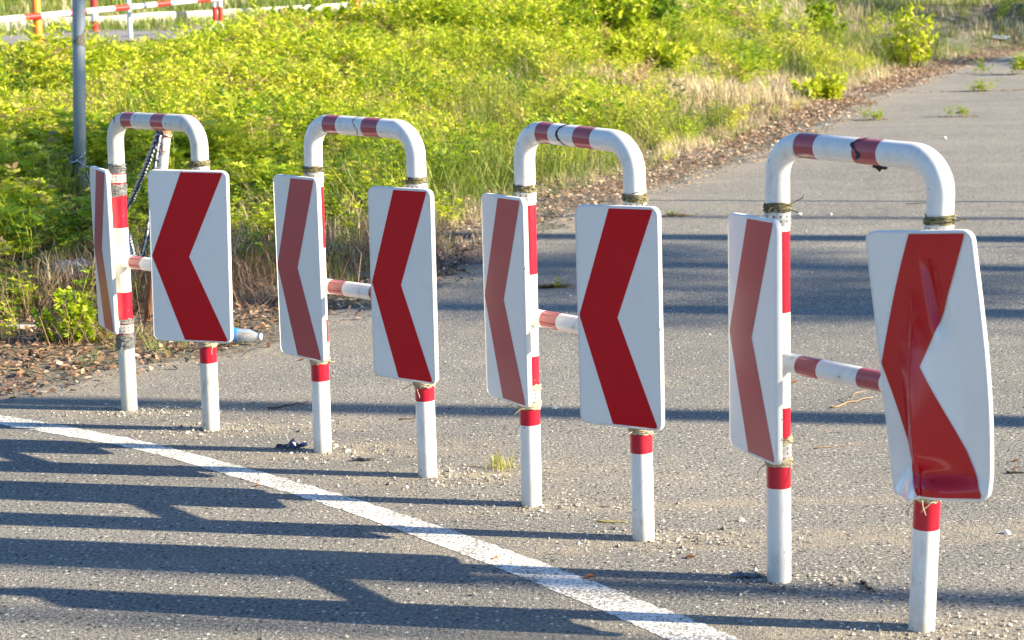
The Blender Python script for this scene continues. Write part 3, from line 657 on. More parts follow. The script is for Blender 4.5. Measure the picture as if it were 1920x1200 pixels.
# ------------------------------------------------------------------ single plants
def shrub(loc, H, Wd, label, group, seed, dense=220, tint=-.06, cat='shrub', leaf=.06, name='shrub'):
    rs = np.random.default_rng(seed); root = empty(name, loc); tag(root, label, cat, group)
    mb = MB(); V = []; T = []; ns = max(5, int(8 * Wd / .5))
    for s in range(ns):
        a = rs.uniform(0, 6.28); r = Wd * .5 * rs.random() ** .6; b = np.array([math.cos(a) * r * .35, math.sin(a) * r * .35, -.02]); h = H * rs.uniform(.6, 1.05) * (1 - .35 * (r / (Wd * .5)) ** 2)
        tip = np.array([math.cos(a) * r, math.sin(a) * r, h]); midp = (b + tip) / 2 + np.array([math.cos(a), math.sin(a), 0]) * r * .12
        path = [b, midp, tip]; mb.tube([Vector(p) for p in path], [.006 * H / .5, .004 * H / .5, .002], 5)
        k = dense // ns
        for i in range(k):
            t = rs.uniform(.18, 1.02); p = (b * (1 - t) ** 2 + 2 * midp * t * (1 - t) + tip * t * t)
            a2 = rs.uniform(0, 6.28); off = np.array([math.cos(a2), math.sin(a2), rs.uniform(-.2, .6)]); l = leaf * rs.uniform(.6, 1.4)
            c = p + off * l * rs.uniform(.2, .9); nr = rs.normal(0, 1, 3); nr /= np.linalg.norm(nr); tt = .58 + tint + rs.normal(0, .09)
            sid = np.cross(off, nr); sid /= np.linalg.norm(sid)
            for sg in (-1, -.4, .4, 1):
                V.append(quadleaf(c, off + sid * sg, nr, l, l * .36)); T.append(tt + rs.normal(0, .03))
    mb.build('stems', M['stem'], root); npmesh('foliage', np.array(V), 4, np.clip(np.array(T), 0, 1), M['weed'], root)
    return root
def weed_plant(loc, n, sc, label, seed, hi=True, brown=0, cat='weed', group=None, tint=0):
    rs = np.random.default_rng(seed); pr = fern_hi if hi else fern_lo
    P = np.stack([rs.normal(0, .10 * sc, n), rs.normal(0, .06 * sc, n), np.zeros(n)], -1); V, T = scatter(pr, P, rs.uniform(.6, 1.2, n) * sc, rs, rs.normal(tint, .08, n))
    if brown:
        m = brown; X = rs.normal(0, (.22 if m < 200 else .75) * sc, m); Y = rs.normal(0, .05 * sc, m); Q = []
        for i in range(m):
            s = rs.uniform(.02, .05); a = rs.uniform(0, 6.28); d = np.array([math.cos(a), math.sin(a), rs.uniform(-.1, .5)]); Q.append(quadleaf(np.array([X[i], Y[i], .008]), d, np.array([0, 0, 1.]) + rs.normal(0, .3, 3), s, s * .6))
        V = np.concatenate([V, np.array(Q)]); T = np.concatenate([np.clip(T, 0, 1), np.full(m, 1.0)])
    return tag(npmesh('weed_plant', V, 4, np.clip(T, 0, 1), M['weed'], loc=loc), label, cat, group)
GW = 'weeds growing in the asphalt'
p = at(1640, 226); weed_plant(p, 5, .6, 'small green weed with brown leaves on the path, left of the others', 1, True, 60, group=GW)
p = at(1808, 220); weed_plant(p, 4, .6, 'small weed with reddish leaves to its right, above the nearest hoop', 2, True, 40, group=GW)
p = at(1840, 172); weed_plant(p, 7, .55, 'low green weed on a long streak of brown litter across the path', 3, True, 260, group=GW)
p = at(1917, 140); weed_plant(p, 5, 1.1, 'leafy weed at the right edge of the path, cut by the frame', 4, True, 20, group=GW)
p = at(1845, 138); weed_plant(p, 3, .7, 'faint tiny weed on the far path beyond the litter streak', 9, True, 20, group=GW)
p = at(1272, 406); weed_plant(p, 2, .35, 'clump of dry curled leaves on the shaded path behind the third hoop', 5, True, 50, group=GW)
p = at(1035, 540); weed_plant(p, 2, .22, 'mossy clump with reddish leaves between the signs of the third hoop', 6, True, 130, group=GW)
GS = 'leafy shrubs on the bank'
p = at(1708, 128); shrub(p, .95, .75, 'bright yellow green shrub standing at the edge of the path', GS, 1, 420, .10, leaf=.085)
p = at(1545, 188); shrub(p, .32, .7, 'low round yellow green shrub between the dry grass and the path', GS, 2, 420, .08, leaf=.075)
p = at(1542, 82); shrub(p, .85, .75, 'tall dark green shrub in the far grass left of the yellow shrub', GS, 3, 380, -.14, leaf=.09)
p = at(1120, 88); shrub(p, 1.15, 1.9, 'largest bushy green shrub at the top behind the third hoop', GS, 4, 1700, -.03, leaf=.10)
p = at(1230, 75); shrub(p, .8, .9, 'dull olive shrub right of the largest bushy shrub', GS, 5, 420, -.22, leaf=.09)
p = at(1060, 95); shrub(p, .65, .8, 'dark green shrub tucked against the left side of the largest bush', GS, 6, 380, -.24, leaf=.09)
p = at(1205, 130); shrub(p, .5, 1.3, 'spreading yellow green shrub below the olive one', GS, 7, 700, .07, leaf=.085)
p = at(150, 645); shrub(p, .25, .40, 'feathery pale green bush on the leaf litter in front of the grey rubble', GS, 8, 420, -.08, leaf=.032)
p = at(600, 90); shrub(p, .7, 1.4, 'mid green weedy bush before the far white kerb', GS, 12, 700, -.06, leaf=.09)
p = at(800, 60); shrub(p, .6, 1.6, 'broad green bush where the white kerb disappears', GS, 13, 700, .0, leaf=.09)
# grass tuft between the hoops
rs = np.random.default_rng(3); q, t = proto_grass(rs, .075, 70, .0025, .022); q2, t2 = proto_grass(rs, .05, 60, .003, .035); q2[..., 2] *= .35; q2[..., 0] += .03
p = at(938, 880); tag(npmesh('grass_tuft', np.concatenate([q, q2]), 4, np.concatenate([np.clip(t * .25 + .75, 0, 1), np.full(len(t2), 1.)]), M['grass'], loc=p), 'small tuft of grass with dry roots on the asphalt left of the third hoop', 'grass tuft')

# ------------------------------------------------------------------ grey pole, striped post, chains
M['pole'] = paint('grey_pole_paint', (.30, .35, .40), (.18, .18, .17), .45, .4, False)
gp = at(150, 372); root = empty('grey_pole', gp); _t = atd(147.5, 2, gp.y) - gp; root.rotation_euler = (0, math.atan2(_t.x, _t.z), 0); tag(root, 'tall plain grey metal pole rising out of the weeds at left', 'pole')
mb = MB(); mb.tube([(0, 0, -.3), (0, 0, 1.0), (0, 0, 4.6)], .0445, 24); mb.build('pole_tube', M['pole'], root)
mb = MB(); mb.tube([(0, 0, 4.6), (0, 0, 4.64)], [.048, .040], 24); mb.build('cap', M['pole'], root)
zt = atd(147, 78, gp.y).z - gp.z; mb = MB(); rs_ = random.Random(2); cols_ = []
for i in range(17):
    an = math.pi * 1.12 + math.pi * .85 * i / 16; f = i / 16
    lo_ = zt - .035 + .03 * (1 - f) + rs_.uniform(-.008, .008); hi_ = zt + .0 + .10 * f ** 1.6 + rs_.uniform(-.012, .012)
    for q in range(4): rr = .0455 + rs_.uniform(0, .004); cols_.append((math.cos(an) * rr, math.sin(an) * rr, lo_ + (hi_ - lo_) * q / 3))
mb.add(cols_, [(4 * i + j, 4 * i + 4 + j, 4 * i + 5 + j, 4 * i + 1 + j) for i in range(16) for j in range(3)])
mb.tube([(-.045, -.02, zt), (-.07, -.03, zt - .005), (-.085, -.03, zt)], .003, 5); mb.build('sticker_remnant', fib('old_sticker', (.10, .095, .07), (.30, .29, .22)), root)

def post_mat():
    m = mat('rusty_post_paint', rough=.6); n = N(m); co = n.co(); z = n.n('ShaderNodeSeparateXYZ'); n.l(co, z.inputs[0])
    zz = n.math('ADD', z.outputs[2], n.math('MULTIPLY', n.math('SUBTRACT', n.noise(25, 3), .5), .03))
    c = n.ramp(zz, [(0, (.25, .09, .03)), (.26, (.78, .76, .7)), (.52, (.70, .25, .06)), (.70, (.80, .79, .74)), (.885, (.50, .16, .05))], 'CONSTANT')
    rust = n.ramp(n.noise(22, 5, .7), [(.52, G(0)), (.6, G(.85))]); n.l(n.mix(rust, c, (.30, .10, .04)), n.b.inputs['Base Color']); return m
pb = at(279, 604); pt = atd(311, 243, pb.y + .02); H_ = (pt - pb).length
root = empty('striped_post', pb); tag(root, 'leaning rusty orange and white post behind the farthest hoop, chains on its top', 'post')
mb = MB(); d_ = (pt - pb); mb.tube([d_ * (i / 8) - d_ * .05 for i in range(9)] + [d_], .0255, 16); mb.build('post_tube', post_mat(), root)
mb = MB(); mb.tube([d_ * .97 + Vector((math.cos(a) * .03, math.sin(a) * .03, .006 * math.sin(3 * a))) for a in np.linspace(0, 6.28, 24)], .003, 5); mb.build('wire_tie', M['steel'], root)
M['ch_b'] = mat('chain_blue_black', (.035, .045, .09), .4); M['ch_w'] = mat('chain_white', (.62, .66, .72), .4)
def chain(path, label, pitch=.021, wire=.0042):
    P = cr([tuple(p) for p in path], 60); d = [0]
    for i in range(1, len(P)): d.append(d[-1] + np.linalg.norm(P[i] - P[i - 1]))
    d = np.array(d); P = np.array(P); o = Vector(P[0]); mb = MB(); k = int(d[-1] / pitch)
    for i in range(k):
        s = (i + .5) * pitch; c = Vector([np.interp(s, d, P[:, j]) for j in range(3)]) - o; c2 = Vector([np.interp(s + .01, d, P[:, j]) for j in range(3)]) - o; t = (c2 - c).normalized()
        a = Vector((0, 0, 1)) if abs(t.z) < .9 else Vector((1, 0, 0)); s1 = t.cross(a).normalized(); s2 = t.cross(s1); sd = (s1 if i % 2 else s2)
        sd = (sd + (s2 if i % 2 else s1) * .25 * math.sin(i * .7)).normalized()
        ring = [c + t * math.cos(q) * pitch * .78 + sd * math.sin(q) * pitch * .50 for q in np.linspace(0, 2 * math.pi, 11)]
        mb.tube(ring, wire, 6, (i // 1) % 2, False)
    return tag(mb.build('chain', [M['ch_b'], M['ch_w']], loc=o), label, 'chain', 'plastic chains on the striped post')
ga = atd(160, 322, gp.y - .05)
chain([pt + Vector((-.03, -.02, -.01)), atd(282, 290, pb.y + .15), atd(262, 340, pb.y + .5), atd(240, 385, pb.y + .9), atd(212, 405, pb.y + 1.6), atd(185, 380, gp.y - 1.3), atd(168, 345, gp.y - .4), ga], 'blue, black and white chain swung from the striped post top to the grey pole', .024, .0052)
chain([pt + Vector((-.015, -.03, -.012)), atd(290, 320, pb.y - .01), atd(283, 390, pb.y - .02), atd(276, 440, pb.y), atd(262, 492, pb.y + .05), atd(250, 480, pb.y + .2), atd(240, 440, pb.y + .5), atd(225, 400, pb.y + 1)], 'pale blue chain looping down behind the crossbar of the farthest hoop')
chain([gp + Vector((math.cos(a) * (.055 + .012 * math.sin(2 * a)), math.sin(a) * .056, (ga.z - gp.z) + .03 * math.sin(a * 1.5 + 1) + .008 * i)) for i, a in enumerate(np.linspace(0, 12.5, 16))], 'blue and white chain wound twice round the foot of the grey pole', .021, .0046)

# ------------------------------------------------------------------ bottle, scraps, stones, twigs lying about
def lathe(prof, n=24):
    mb = MB(); vs = []; fs = []
    for x, r in prof:
        for j in range(n): a = 2 * math.pi * j / n; vs.append((x, math.cos(a) * r, math.sin(a) * r))
    for i in range(len(prof) - 1):
        for j in range(n): fs.append((i * n + j, (i + 1) * n + j, (i + 1) * n + (j + 1) % n, i * n + (j + 1) % n))
    mb.add(vs, fs); return mb
pm = mat('clear_plastic', (.85, .92, .95), .08); pm.node_tree.nodes['Principled BSDF'].inputs['Transmission Weight'].default_value = .75; pm.node_tree.nodes['Principled BSDF'].inputs['IOR'].default_value = 1.2
p = at(466, 643); root = empty('plastic_bottle', p + Vector((-.035, 0, .034))); root.rotation_euler = (0, R(3), R(-8)); root.scale = (.85, 1, 1); tag(root, 'clear plastic bottle with a blue label lying by the verge behind the farthest hoop', 'bottle')
lathe([(-.12, .0), (-.12, .027), (-.112, .032), (-.05, .033), (-.045, .031), (.03, .032), (.05, .031), (.085, .018), (.10, .0125), (.112, .0125), (.112, 0)]).build('bottle_body', pm, root)
lathe([(-.065, .0338), (-.06, .0345), (-.014, .0345), (-.011, .0338)]).build('paper_label', mat('blue_label', (.04, .30, .75), .4), root)
lathe([(.112, 0), (.100, .0145), (.116, .0148), (.118, 0)]).build('bottle_cap', mat('bottle_cap', (.75, .85, .95), .4), root)
def blob(name, loc, size, m, seed, label, cat, sub=2, sq=(1, 1, 1), jag=.25):
    import bmesh
    bm = bmesh.new(); bmesh.ops.create_icosphere(bm, subdivisions=sub, radius=1); rs = np.random.default_rng(seed); dirs = rs.normal(0, 1, (9, 3)); dirs /= np.linalg.norm(dirs, axis=1)[:, None]; lim = rs.uniform(.55, .95, 9)
    for v in bm.verts:
        c = np.array(v.co)
        for dd, li in zip(dirs, lim):
            e = c @ dd
            if e > li: c = c - dd * (e - li)
        c = c * (1 + jag * .3 * rs.normal()); v.co = Vector(c * np.array(sq) * size)
    me = bpy.data.meshes.new(name); bm.to_mesh(me); bm.free(); return tag(link(name, me, m, loc=loc), label, cat)
rock_m = mat('rock', rough=.9, spec=.2); n_ = N(rock_m); n_.l(n_.ramp(n_.noise(14, 6, .7), [(.35, (.15, .16, .18)), (.5, (.36, .37, .40)), (.65, (.58, .57, .54))]), n_.b.inputs['Base Color']); n_.bump(n_.noise(30, 4), .01)
p = at(124, 524); blob('rubble', p + Vector((0, 0, .05)), .092, rock_m, 4, 'grey chunk of concrete rubble in the weeds left of the farthest hoop', 'rubble', 3, (1, .8, .75), .35)
p = at(150, 512); blob('rubble', p + Vector((0, 0, .04)), .06, rock_m, 5, 'smaller pale rubble chunk touching the larger grey one on its right', 'rubble', 3, (1.2, .8, .7), .35)
st = mat('pale_stone', (.55, .53, .50), .85); 
p = at(40, 617); blob('flat_stone', p + Vector((0, 0, .01)), .10, st, 6, 'flat pale slab lying in the leaf litter at the left edge', 'stone', 3, (1.1, .45, .12))
p = at(75, 573); blob('flat_stone', p + Vector((0, 0, .01)), .06, st, 7, 'short flat pale slab above the longer one at the left edge', 'stone', 3, (1.3, .5, .15))
p = at(1868, 75); blob('flat_stone', p + Vector((0, 0, .05)), .28, mat('bluish_stone', (.20, .24, .28), .8), 8, 'bluish grey slab of rubbish in the far grass at the top right', 'stone', 3, (1, .5, .22))
p = at(630, 470); blob('white_stone', p + Vector((-.0, 0, .03)), .04, st, 9, 'rounded white stone hidden in the weeds behind the second hoop', 'stone', 2)
for (px, py, s, lab) in ((1392, 979, .010, 'small white pebble right of the third hoop'), (1500, 405, .018, 'white pebble on the shaded path behind the nearest hoop left sign'), (1557, 404, .014, 'white pebble under the top bar of the nearest hoop'), (1771, 262, .022, 'white pebble on the path above the nearest hoop'), (1548, 237, .022, 'white pebble beside the leaf litter edge left of the path weeds'), (1040, 768, .011, 'white pebble in the shadow band right of the third hoop left leg'), (1888, 1003, .012, 'white pebble at the right edge by the nearest sign')):
    p = at(px, py); blob('pebble', p + Vector((0, 0, s * .5)), s, M['ch_w'] if 0 else mat('white_pebble', (.75, .74, .72), .7), px, lab, 'pebble', 2)
def crumple(px, py, w_, h_, m, seed, label, cat, name, ht=.012):
    p = at(px, py); rs = np.random.default_rng(seed); nx, ny = 9, 5; vs = []; 
    for j in range(ny):
        for i in range(nx):
            u, v = i / (nx - 1) - .5, j / (ny - 1) - .5; k = math.sqrt(max(0, 1 - (2 * v) ** 2 * .8)); vs.append((u * w_ * k + rs.normal(0, .004), v * h_ * (1 - .5 * abs(u)) + rs.normal(0, .003), .006 + abs(rs.normal(0, ht))))
    mb = MB(); mb.add(vs, [(j * nx + i, j * nx + i + 1, (j + 1) * nx + i + 1, (j + 1) * nx + i) for j in range(ny - 1) for i in range(nx - 1)])
    return tag(mb.build(name, m, loc=p, smooth=False), label, cat)
crumple(547, 843, .11, .045, mat('blue_black_plastic', (.012, .022, .07), .3), 1, 'crumpled dark blue plastic scrap at the foot of the second hoop', 'litter', 'plastic_scrap')
crumple(683, 866, .08, .025, mat('black_scrap', (.02, .02, .03), .6), 2, 'thin black scrap lying between the legs of the second hoop', 'litter', 'plastic_scrap', .004)
crumple(1402, 1084, .10, .03, mat('grey_scrap', (.10, .12, .16), .5), 3, 'flattened dark scrap left of the nearest hoop left foot', 'litter', 'plastic_scrap', .004)
def stick(px, py, px2, py2, r, m, label, bend=.02, seed=1, cat='twig', fork=False):
    a = at(px, py); b = at(px2, py2); rs = random.Random(seed); pts = []
    for i in range(8):
        t = i / 7; q = a.lerp(b, t) - a; q += Vector((rs.uniform(-1, 1) * bend * .3, rs.uniform(-1, 1) * bend, .006 + abs(rs.uniform(0, bend * .6)))); pts.append(q)
    mb = MB(); mb.tube(pts, [r * (1 - .08 * i) for i in range(8)], 6)
    if fork: mb.tube([pts[3], pts[3] + (pts[5] - pts[3]) * .6 + Vector((0, bend * 2, .02)), pts[3] + (pts[7] - pts[3]) * .8 + Vector((0, bend * 3.2, .015))], [r * .7, r * .5, r * .3], 5)
    return tag(mb.build('twig', m, loc=a), label, cat)
dk = mat('dark_twig', (.07, .05, .035), .8); yl = mat('dry_stalk', (.42, .34, .10), .7); tn = mat('tan_twig', (.30, .20, .11), .8)
stick(503, 771, 578, 757, .004, dk, 'dark twig in the shadow left of the second hoop left leg', .012, 1)
stick(1118, 982, 1178, 983, .003, yl, 'yellow stalk on the asphalt left of the third hoop right foot', .003, 2)
stick(1560, 768, 1640, 750, .004, tn, 'forked brown twig on the asphalt behind the crossbar of the nearest hoop', .015, 3, fork=True)
stick(1615, 1094, 1640, 1118, .005, dk, 'dark green bent twig between the feet of the nearest hoop', .01, 4)
stick(1525, 845, 1612, 836, .0018, tn, 'thin straight stalk right of the nearest hoop left sign foot', .004, 5)
stick(1888, 890, 1925, 890, .004, dk, 'dark twig cut by the right edge of the picture', .006, 6)
stick(750, 790, 800, 784, .003, dk, 'dark twig in the shadow left of the second hoop right leg', .008, 7)
stick(1700, 384, 1800, 380, .003, dk, 'thin twig on the sunny path right of the nearest hoop', .006, 8)
# single fallen leaves on the asphalt
def single_leaf(px, py, s, m, label, seed):
    rs = random.Random(seed); p = at(px, py); a = rs.uniform(-.5, .5); vs = []; K = 8
    for i in range(K + 1):
        t = i / K; hw = .28 * math.sin(math.pi * t) ** .8; 
        for sg in (-1, 0, 1): vs.append(Vector(((t - .5) * s, sg * hw * s, .006 + abs(sg) * .22 * s * math.sin(math.pi * t) + .12 * s * t * t)))
    mb = MB(); mb.add([Matrix.Rotation(a, 3, 'Z') @ v for v in vs], [(3 * i + j, 3 * i + 3 + j, 3 * i + 4 + j, 3 * i + 1 + j) for i in range(K) for j in (0, 1)])
    return tag(mb.build('fallen_leaf', m, loc=p), label, 'leaf', 'single brown leaves on the asphalt')
lf = mat('brown_leaf', (.26, .11, .05), .7); lf2 = mat('orange_leaf', (.48, .20, .07), .7)
for a in ((1105, 1088, .035, lf, 'brown curled leaf on the white line near the bottom'), (930, 1051, .02, lf2, 'tiny orange leaf bit on the white line, up left of the brown curled leaf'), (1293, 1050, .03, lf, 'brown upright leaf standing on the asphalt left of the nearest hoop'), (482, 915, .022, lf2, 'orange leaf just below the white line at left'), (1490, 720, .03, lf2, 'orange curled leaf beside the nearest hoop left post'), (1710, 1098, .02, lf2, 'orange leaf bit next to the nearest hoop right foot'), (565, 678, .03, lf, 'brown leaf at the lower edge of the second hoop left sign'), (1904, 868, .025, lf, 'brown leaf above the cut twig at the right edge'), (1905, 882, .02, lf2, 'second brown leaf just above the cut twig at the right edge')):
    single_leaf(*a, seed=int(a[0]))

# ------------------------------------------------------------------ far side: road, kerb, barrier, posts
KL = [(-40, 15.5), (-11, 28.0), (-4.5, 34.5), (2, 43), (10, 55)]
kerb_m = mat('white_kerb', rough=.8); n_ = N(kerb_m); n_.l(n_.ramp(n_.noise(3, 5, .7), [(.35, (.40, .37, .30)), (.6, (.66, .64, .58))]), n_.b.inputs['Base Color'])
fr = MB(); vs = []
KC = cr(KL, 12)
for q in KC:
    nrm = Vector((.72, -.69, 0)); far = Vector((q[0], q[1], 0))
    fl = float(far_lim(q[0] + 3.0)) 
    near = far + nrm * 5.2
    for i in range(9):
        p = near.lerp(far, i / 8); vs.append((p.x, p.y, tz(p.x, p.y) + .012))
fr.add(vs, [(9 * i + j, 9 * (i + 1) + j, 9 * (i + 1) + j + 1, 9 * i + j + 1) for i in range(len(KC) - 1) for j in range(8)])
ra = mat('far_asphalt', (.24, .235, .23), .9); tag(fr.build('far_road', ra), 'grey asphalt lane behind the weedy bank', kind='structure')
def kerb(q0, q1, label):
    mb = MB(); a = Vector((*q0, 0)); b = Vector((*q1, 0)); t = (b - a).normalized(); n = Vector((t.y, -t.x, 0)); K = 8; vs = []
    for i in range(K + 1):
        p = a.lerp(b, i / K); z = tz(p.x, p.y)
        for off, h in ((.0, -.1), (0, .19), (-.025, .22), (-.28, .22), (-.30, .19), (-.30, -.1)): vs.append((p.x - n.x * off * -1, p.y + n.y * off, z + h))
    mb.add(vs, [(6 * i + j, 6 * i + 6 + j, 6 * i + 7 + j, 6 * i + 1 + j) for i in range(K) for j in range(5)] + [tuple(range(6)), tuple(6 * K + j for j in range(6))[::-1]])
    return tag(mb.build('kerb', kerb_m, smooth=False), label, 'kerb', 'white concrete kerb behind the bank')
def klerp(t): i = t * (len(KC) - 1); a = int(i); a = min(a, len(KC) - 2); f = i - a; return tuple(KC[a] * (1 - f) + KC[a + 1] * f)
def kx(x):
    for i in range(len(KC) - 1):
        if KC[i][0] <= x <= KC[i + 1][0]: f = (x - KC[i][0]) / (KC[i + 1][0] - KC[i][0]); return (x, KC[i][1] + f * (KC[i + 1][1] - KC[i][1]))
kerb(kx(-16), kx(-7.15), 'weathered cream stretch of kerb behind the orange post'); kerb(kx(-7.1), kx(-6.0), 'short white kerb stone ending at a gap left of the forked support'); kerb(kx(-5.85), kx(6), 'long white stretch of kerb running up from the forked support')
def stripe_post(px, py, top, rad, bands, label, name='striped_post', mats=None, z0=0):
    """bands: list of (z, mat index)"""
    p = at(px, py); zs = [-.3] + [b[0] for b in bands] + [top]; ids = [bands[0][1] if False else 0] + [b[1] for b in bands]
    mb = MB(); mb.tube([(0, 0, z) for z in zs], rad, 16, ids); root = empty(name, p); mb.build('post_tube', mats, root)
    mb2 = MB(); mb2.tube([(0, 0, top), (0, 0, top + .02)], [rad * 1.08, rad * .7], 16); mb2.build('cap', mats[0], root); tag(root, label, 'post'); return root
fw_ = mat('far_white_paint', (.78, .78, .76), .5); fr_ = mat('far_red_paint', (.62, .03, .025), .5); fo = mat('orange_paint', (.80, .26, .015), .5)
stripe_post(73, 92, 1.25, .062, [(.1, 0)], 'plain orange post in the weeds at the top left', 'orange_post', [fo])
stripe_post(179, 60, 1.2, .058, [(0, 1), (.17, 0), (.36, 1), (.62, 0), (.9, 1)], 'thick red and white striped post just right of the grey pole', 'striped_post', [fw_, fr_])
stripe_post(245, 78, 1.2, .034, [(.1, 0)], 'thin plain white post right of the thick striped one', 'white_post', [fw_])
stripe_post(668, 34, 1.2, .075, [(.0, 0), (.13, 1), (.5, 0), (.8, 1)], 'red and white post standing alone before the far kerb', 'striped_post', [fw_, fr_])
p = at(410, 67); root = empty('barrier_support', p); tag(root, 'forked white support with a red band at the end of the barrier boom', 'barrier support')
for sx in (-.042, .042):
    mb = MB(); mb.tube([(sx, 0, z) for z in (-.3, 0, .22, .43, .56, .72)], .036, 14, [0, 0, 1, 0, 0]); mb.build('leg', [fw_, fr_], root)
mb = MB(); mb.box((-.08, -.03, .50), (.08, .03, .53)); mb.build('cradle', fw_, root)
a = p + Vector((.05, 0, .56)); b = atd(-60, 43, at(-60, 78).y if False else 23.2); root = empty('barrier_boom', b); tag(root, 'long sloping red and white barrier boom across the top left', 'barrier')
d = a - b; Ln = d.length; k = 1; ss = [0]; ids = []
s = .1
while s < Ln - .3: ss += [s, s + .28]; ids += [0, 1]; s += .78
ss.append(Ln); ids.append(0); mb = MB(); mb.tube([d * (q / Ln) for q in ss], [.044 - .006 * q / Ln for q in ss], 14, ids); mb.build('boom_tube', [fw_, fr_], root)
sb = Ln * .66; mb = MB(); mb.tube([d * (sb / Ln), d * ((sb + .06) / Ln)], .046, 14); mb.build('joint_band', mat('blue_grey_band', (.12, .17, .24), .5), root)
bp = at(-60, 90); mb = MB(); mb.box((-.15, -.12, bp.z - b.z - .2), (.15, .12, .15)); mb.build('boom_housing', fo, root, smooth=False)

# ------------------------------------------------------------------ trees to the right, out of frame, whose trunks shade the asphalt
bark = mat('bark', rough=.95, spec=.1); n_ = N(bark); n_.l(n_.ramp(n_.noise(9, 6, .7, vec=n_.co((1, 1, .25))), [(.35, (.08, .055, .04)), (.65, (.24, .17, .12))]), n_.b.inputs['Base Color']); n_.bump(n_.noise(14, 5, .7, vec=n_.co((1, 1, .2))), .02)
M['needle'] = leaf_mat('pine_foliage', [(0, (.02, .05, .02)), (.6, (.05, .10, .03)), (1, (.10, .15, .04))], .2)
def tree(x, y, H, r, crown0, cr_, seed, label, low=(), group='trees right of the road', nleaf=110):
    rs = random.Random(seed); base = Vector((x, y, tz(x, y))); root = empty('pine_tree', base); tag(root, label, 'tree', group)
    mb = MB(); pts = []; rd = []; ox = oy = 0
    for i in range(14):
        t = i / 13; ox += rs.uniform(-.03, .03); oy += rs.uniform(-.02, .02); pts.append(Vector((ox, oy, -.2 + (H + .2) * t))); rd.append(r * (1 - .75 * t) * (1.25 if i == 0 else 1))
    mb.tube(pts, rd, 12)
    def P(z): return Vector([np.interp(z, [p.z for p in pts], [p[j] for p in pts]) for j in range(3)])
    V = []; T = []
    def limb(z, az, ln, up, rr, leaves):
        s = P(z); e = [s]; d = Vector((math.cos(az), math.sin(az), up)).normalized()
        for i in range(5): d = (d + Vector((rs.uniform(-.18, .18), rs.uniform(-.18, .18), rs.uniform(-.12, .15)))).normalized(); e.append(e[-1] + d * ln / 5)
        mb.tube(e, [rr * (1 - .16 * i) for i in range(6)], 6)
        for i in range(leaves):
            t = rs.uniform(.35, 1.05) * 5; k = min(int(t), 4); c = e[k].lerp(e[k + 1], t - k) + Vector((rs.gauss(0, .22), rs.gauss(0, .22), rs.gauss(0, .14))); nr = np.array([rs.gauss(0, 1) for _ in range(3)]); nr /= np.linalg.norm(nr); dd = np.array([rs.gauss(0, 1), rs.gauss(0, 1), rs.gauss(.4, .6)])
            V.append(quadleaf(np.array(c), dd, nr, rs.uniform(.12, .26) * (1 if nleaf < 200 else 1.9), .06 if nleaf < 200 else .22)); T.append(rs.random())
    nl = 26
    for i in range(nl):
        t = i / nl; z = crown0 + (H - crown0) * (t * .97); limb(z, rs.uniform(0, 6.28), cr_ * (1 - .8 * t) * rs.uniform(.7, 1.1), .25, .035 * (1 - .6 * t), nleaf)
    for (z, az, ln, up, rr) in low: limb(z, az, ln, up, rr, 0)
    mb.build('trunk', bark, root); npmesh('crown', np.array(V), 4, np.array(T), M['needle'], root)
sdir = (.983, -.184)
def caster(px, py, dist, H, r, crown0, cr_, seed, label, low=()):      # a trunk whose shadow passes that spot of the asphalt
    p = at(px, py); tree(p.x + sdir[0] * dist, p.y + sdir[1] * dist, H, r, crown0, cr_, seed, label, low)
caster(1500, 785, 9, 15, .12, 8.5, 2.0, 1, 'straight pine right of the picture level with the far hoops')
caster(1900, 590, 9, 14, .15, 8.5, 1.8, 2, 'pine right of the path with a few bare low branches', [(1.0, 2.6, 1.2, .5, .02), (1.6, 3.6, 1.5, .3, .02), (2.2, 2.2, 1.6, .2, .02), (2.9, 3.9, 1.4, .3, .015)])
caster(1900, 505, 14, 15, .13, 9, 2.0, 3, 'pine standing behind the branchy one', [(4.0, 3.3, 2.4, .3, .03), (4.6, 2.8, 2.6, .15, .03), (5.4, 3.8, 2.2, .3, .03)])
caster(1900, 448, 12, 15, .19, 9, 2.0, 4, 'thick pine beyond the pair of branchy pines', [(3.4, 3.4, 2.6, .1, .035), (4.4, 2.9, 2.5, .1, .03)])
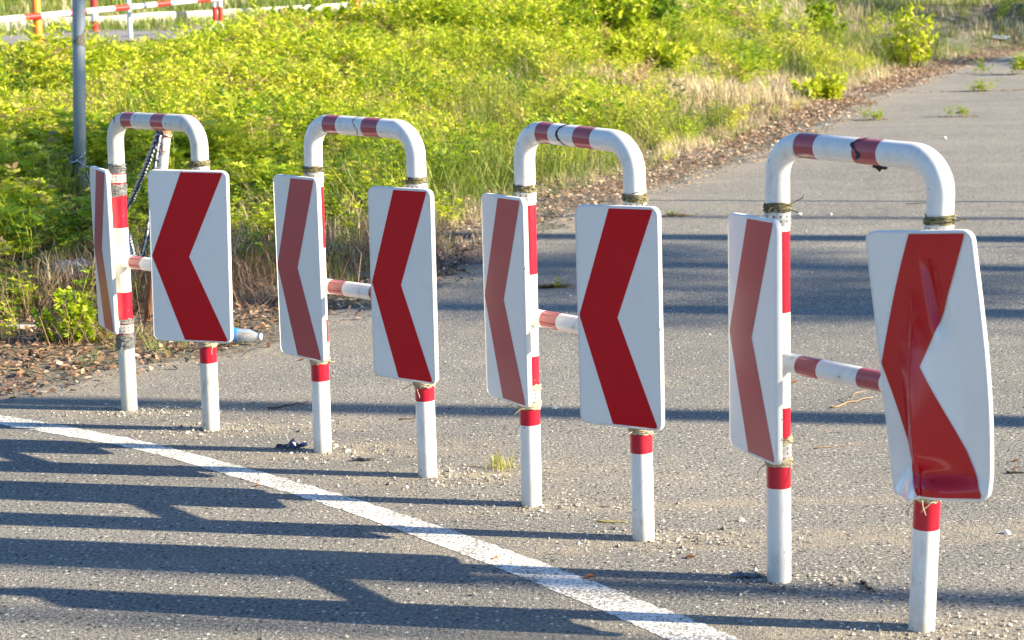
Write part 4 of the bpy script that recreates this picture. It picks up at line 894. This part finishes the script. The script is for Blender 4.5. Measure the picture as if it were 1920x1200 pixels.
caster(1900, 412, 17, 13, .10, 10, 1.6, 5, 'slender pine farthest along the path row', [(5.5, 3.2, 2.2, .1, .03), (6.3, 2.7, 2.2, .1, .03)])
caster(1750, 500, 22, 13.5, .14, 7.6, 2.0, 8, 'broad crowned pine farther back beyond the row')
caster(1750, 545, 26, 15.5, .12, 9.4, 1.9, 9, 'leafy pine at the back of the group')
caster(1700, 1128, 11, 15, .085, 8.5, 2.0, 6, 'pine nearest to the viewer beside the road', [(1.0, 3.1, 1.6, .25, .02), (2.0, 3.5, 1.6, .2, .02)])
caster(1000, 1182, 14, 14, .05, 8.5, 1.8, 7, 'thin young pine near the road behind the nearest one', [(2.6, 3.2, 1.8, .1, .02), (3.2, 3.0, 1.8, .2, .015)])
for (x, y, H, c0, c_, sd_, lab) in ((17.5, 27.5, 6, 1.2, 2.2, 21, 'bushy low young pine right of the far path'), (19, 31.5, 7, 1.5, 2.4, 22, 'bushy pine beyond the low young one'), (20, 39, 8, 1.5, 2.6, 23, 'tall bushy pine at the far end of the path')):
    tree(x, y, H, .12, c0, c_, sd_, lab)
for (x, y, H, sd_, lab) in ((-15, 3.2, 8, 31, 'added unseen dark bushy tree left of the road nearest to the hoops'), (-15.5, -1.2, 9, 32, 'added unseen tall dark tree left of the road beside the viewer'), (-15, -5.5, 8, 33, 'added unseen dark tree left of the road behind the viewer'), (-16, -10, 9, 34, 'last added unseen dark tree of the row left of the road')):
    tree(x, y, H, .15, .3, 3.1, sd_, lab, (), 'added unseen trees left of the road', 260)  # trees added out of view to darken what the right-hand signs reflect
# thin sign pole whose shadow draws one fine line over the path
p = at(1800, 379); root = empty('slim_pole', Vector((p.x + .983 * 4.2, p.y - .184 * 4.2, .0))); tag(root, 'slim grey pole right of the path outside the picture', 'pole')
mb = MB(); mb.tube([(0, 0, -.2), (0, 0, 3.4)], .022, 12); mb.build('pole_tube', M['pole'], root); mb = MB(); mb.tube([(0, 0, 3.4), (0, 0, 3.42)], [.026, .02], 12); mb.build('cap', M['pole'], root)
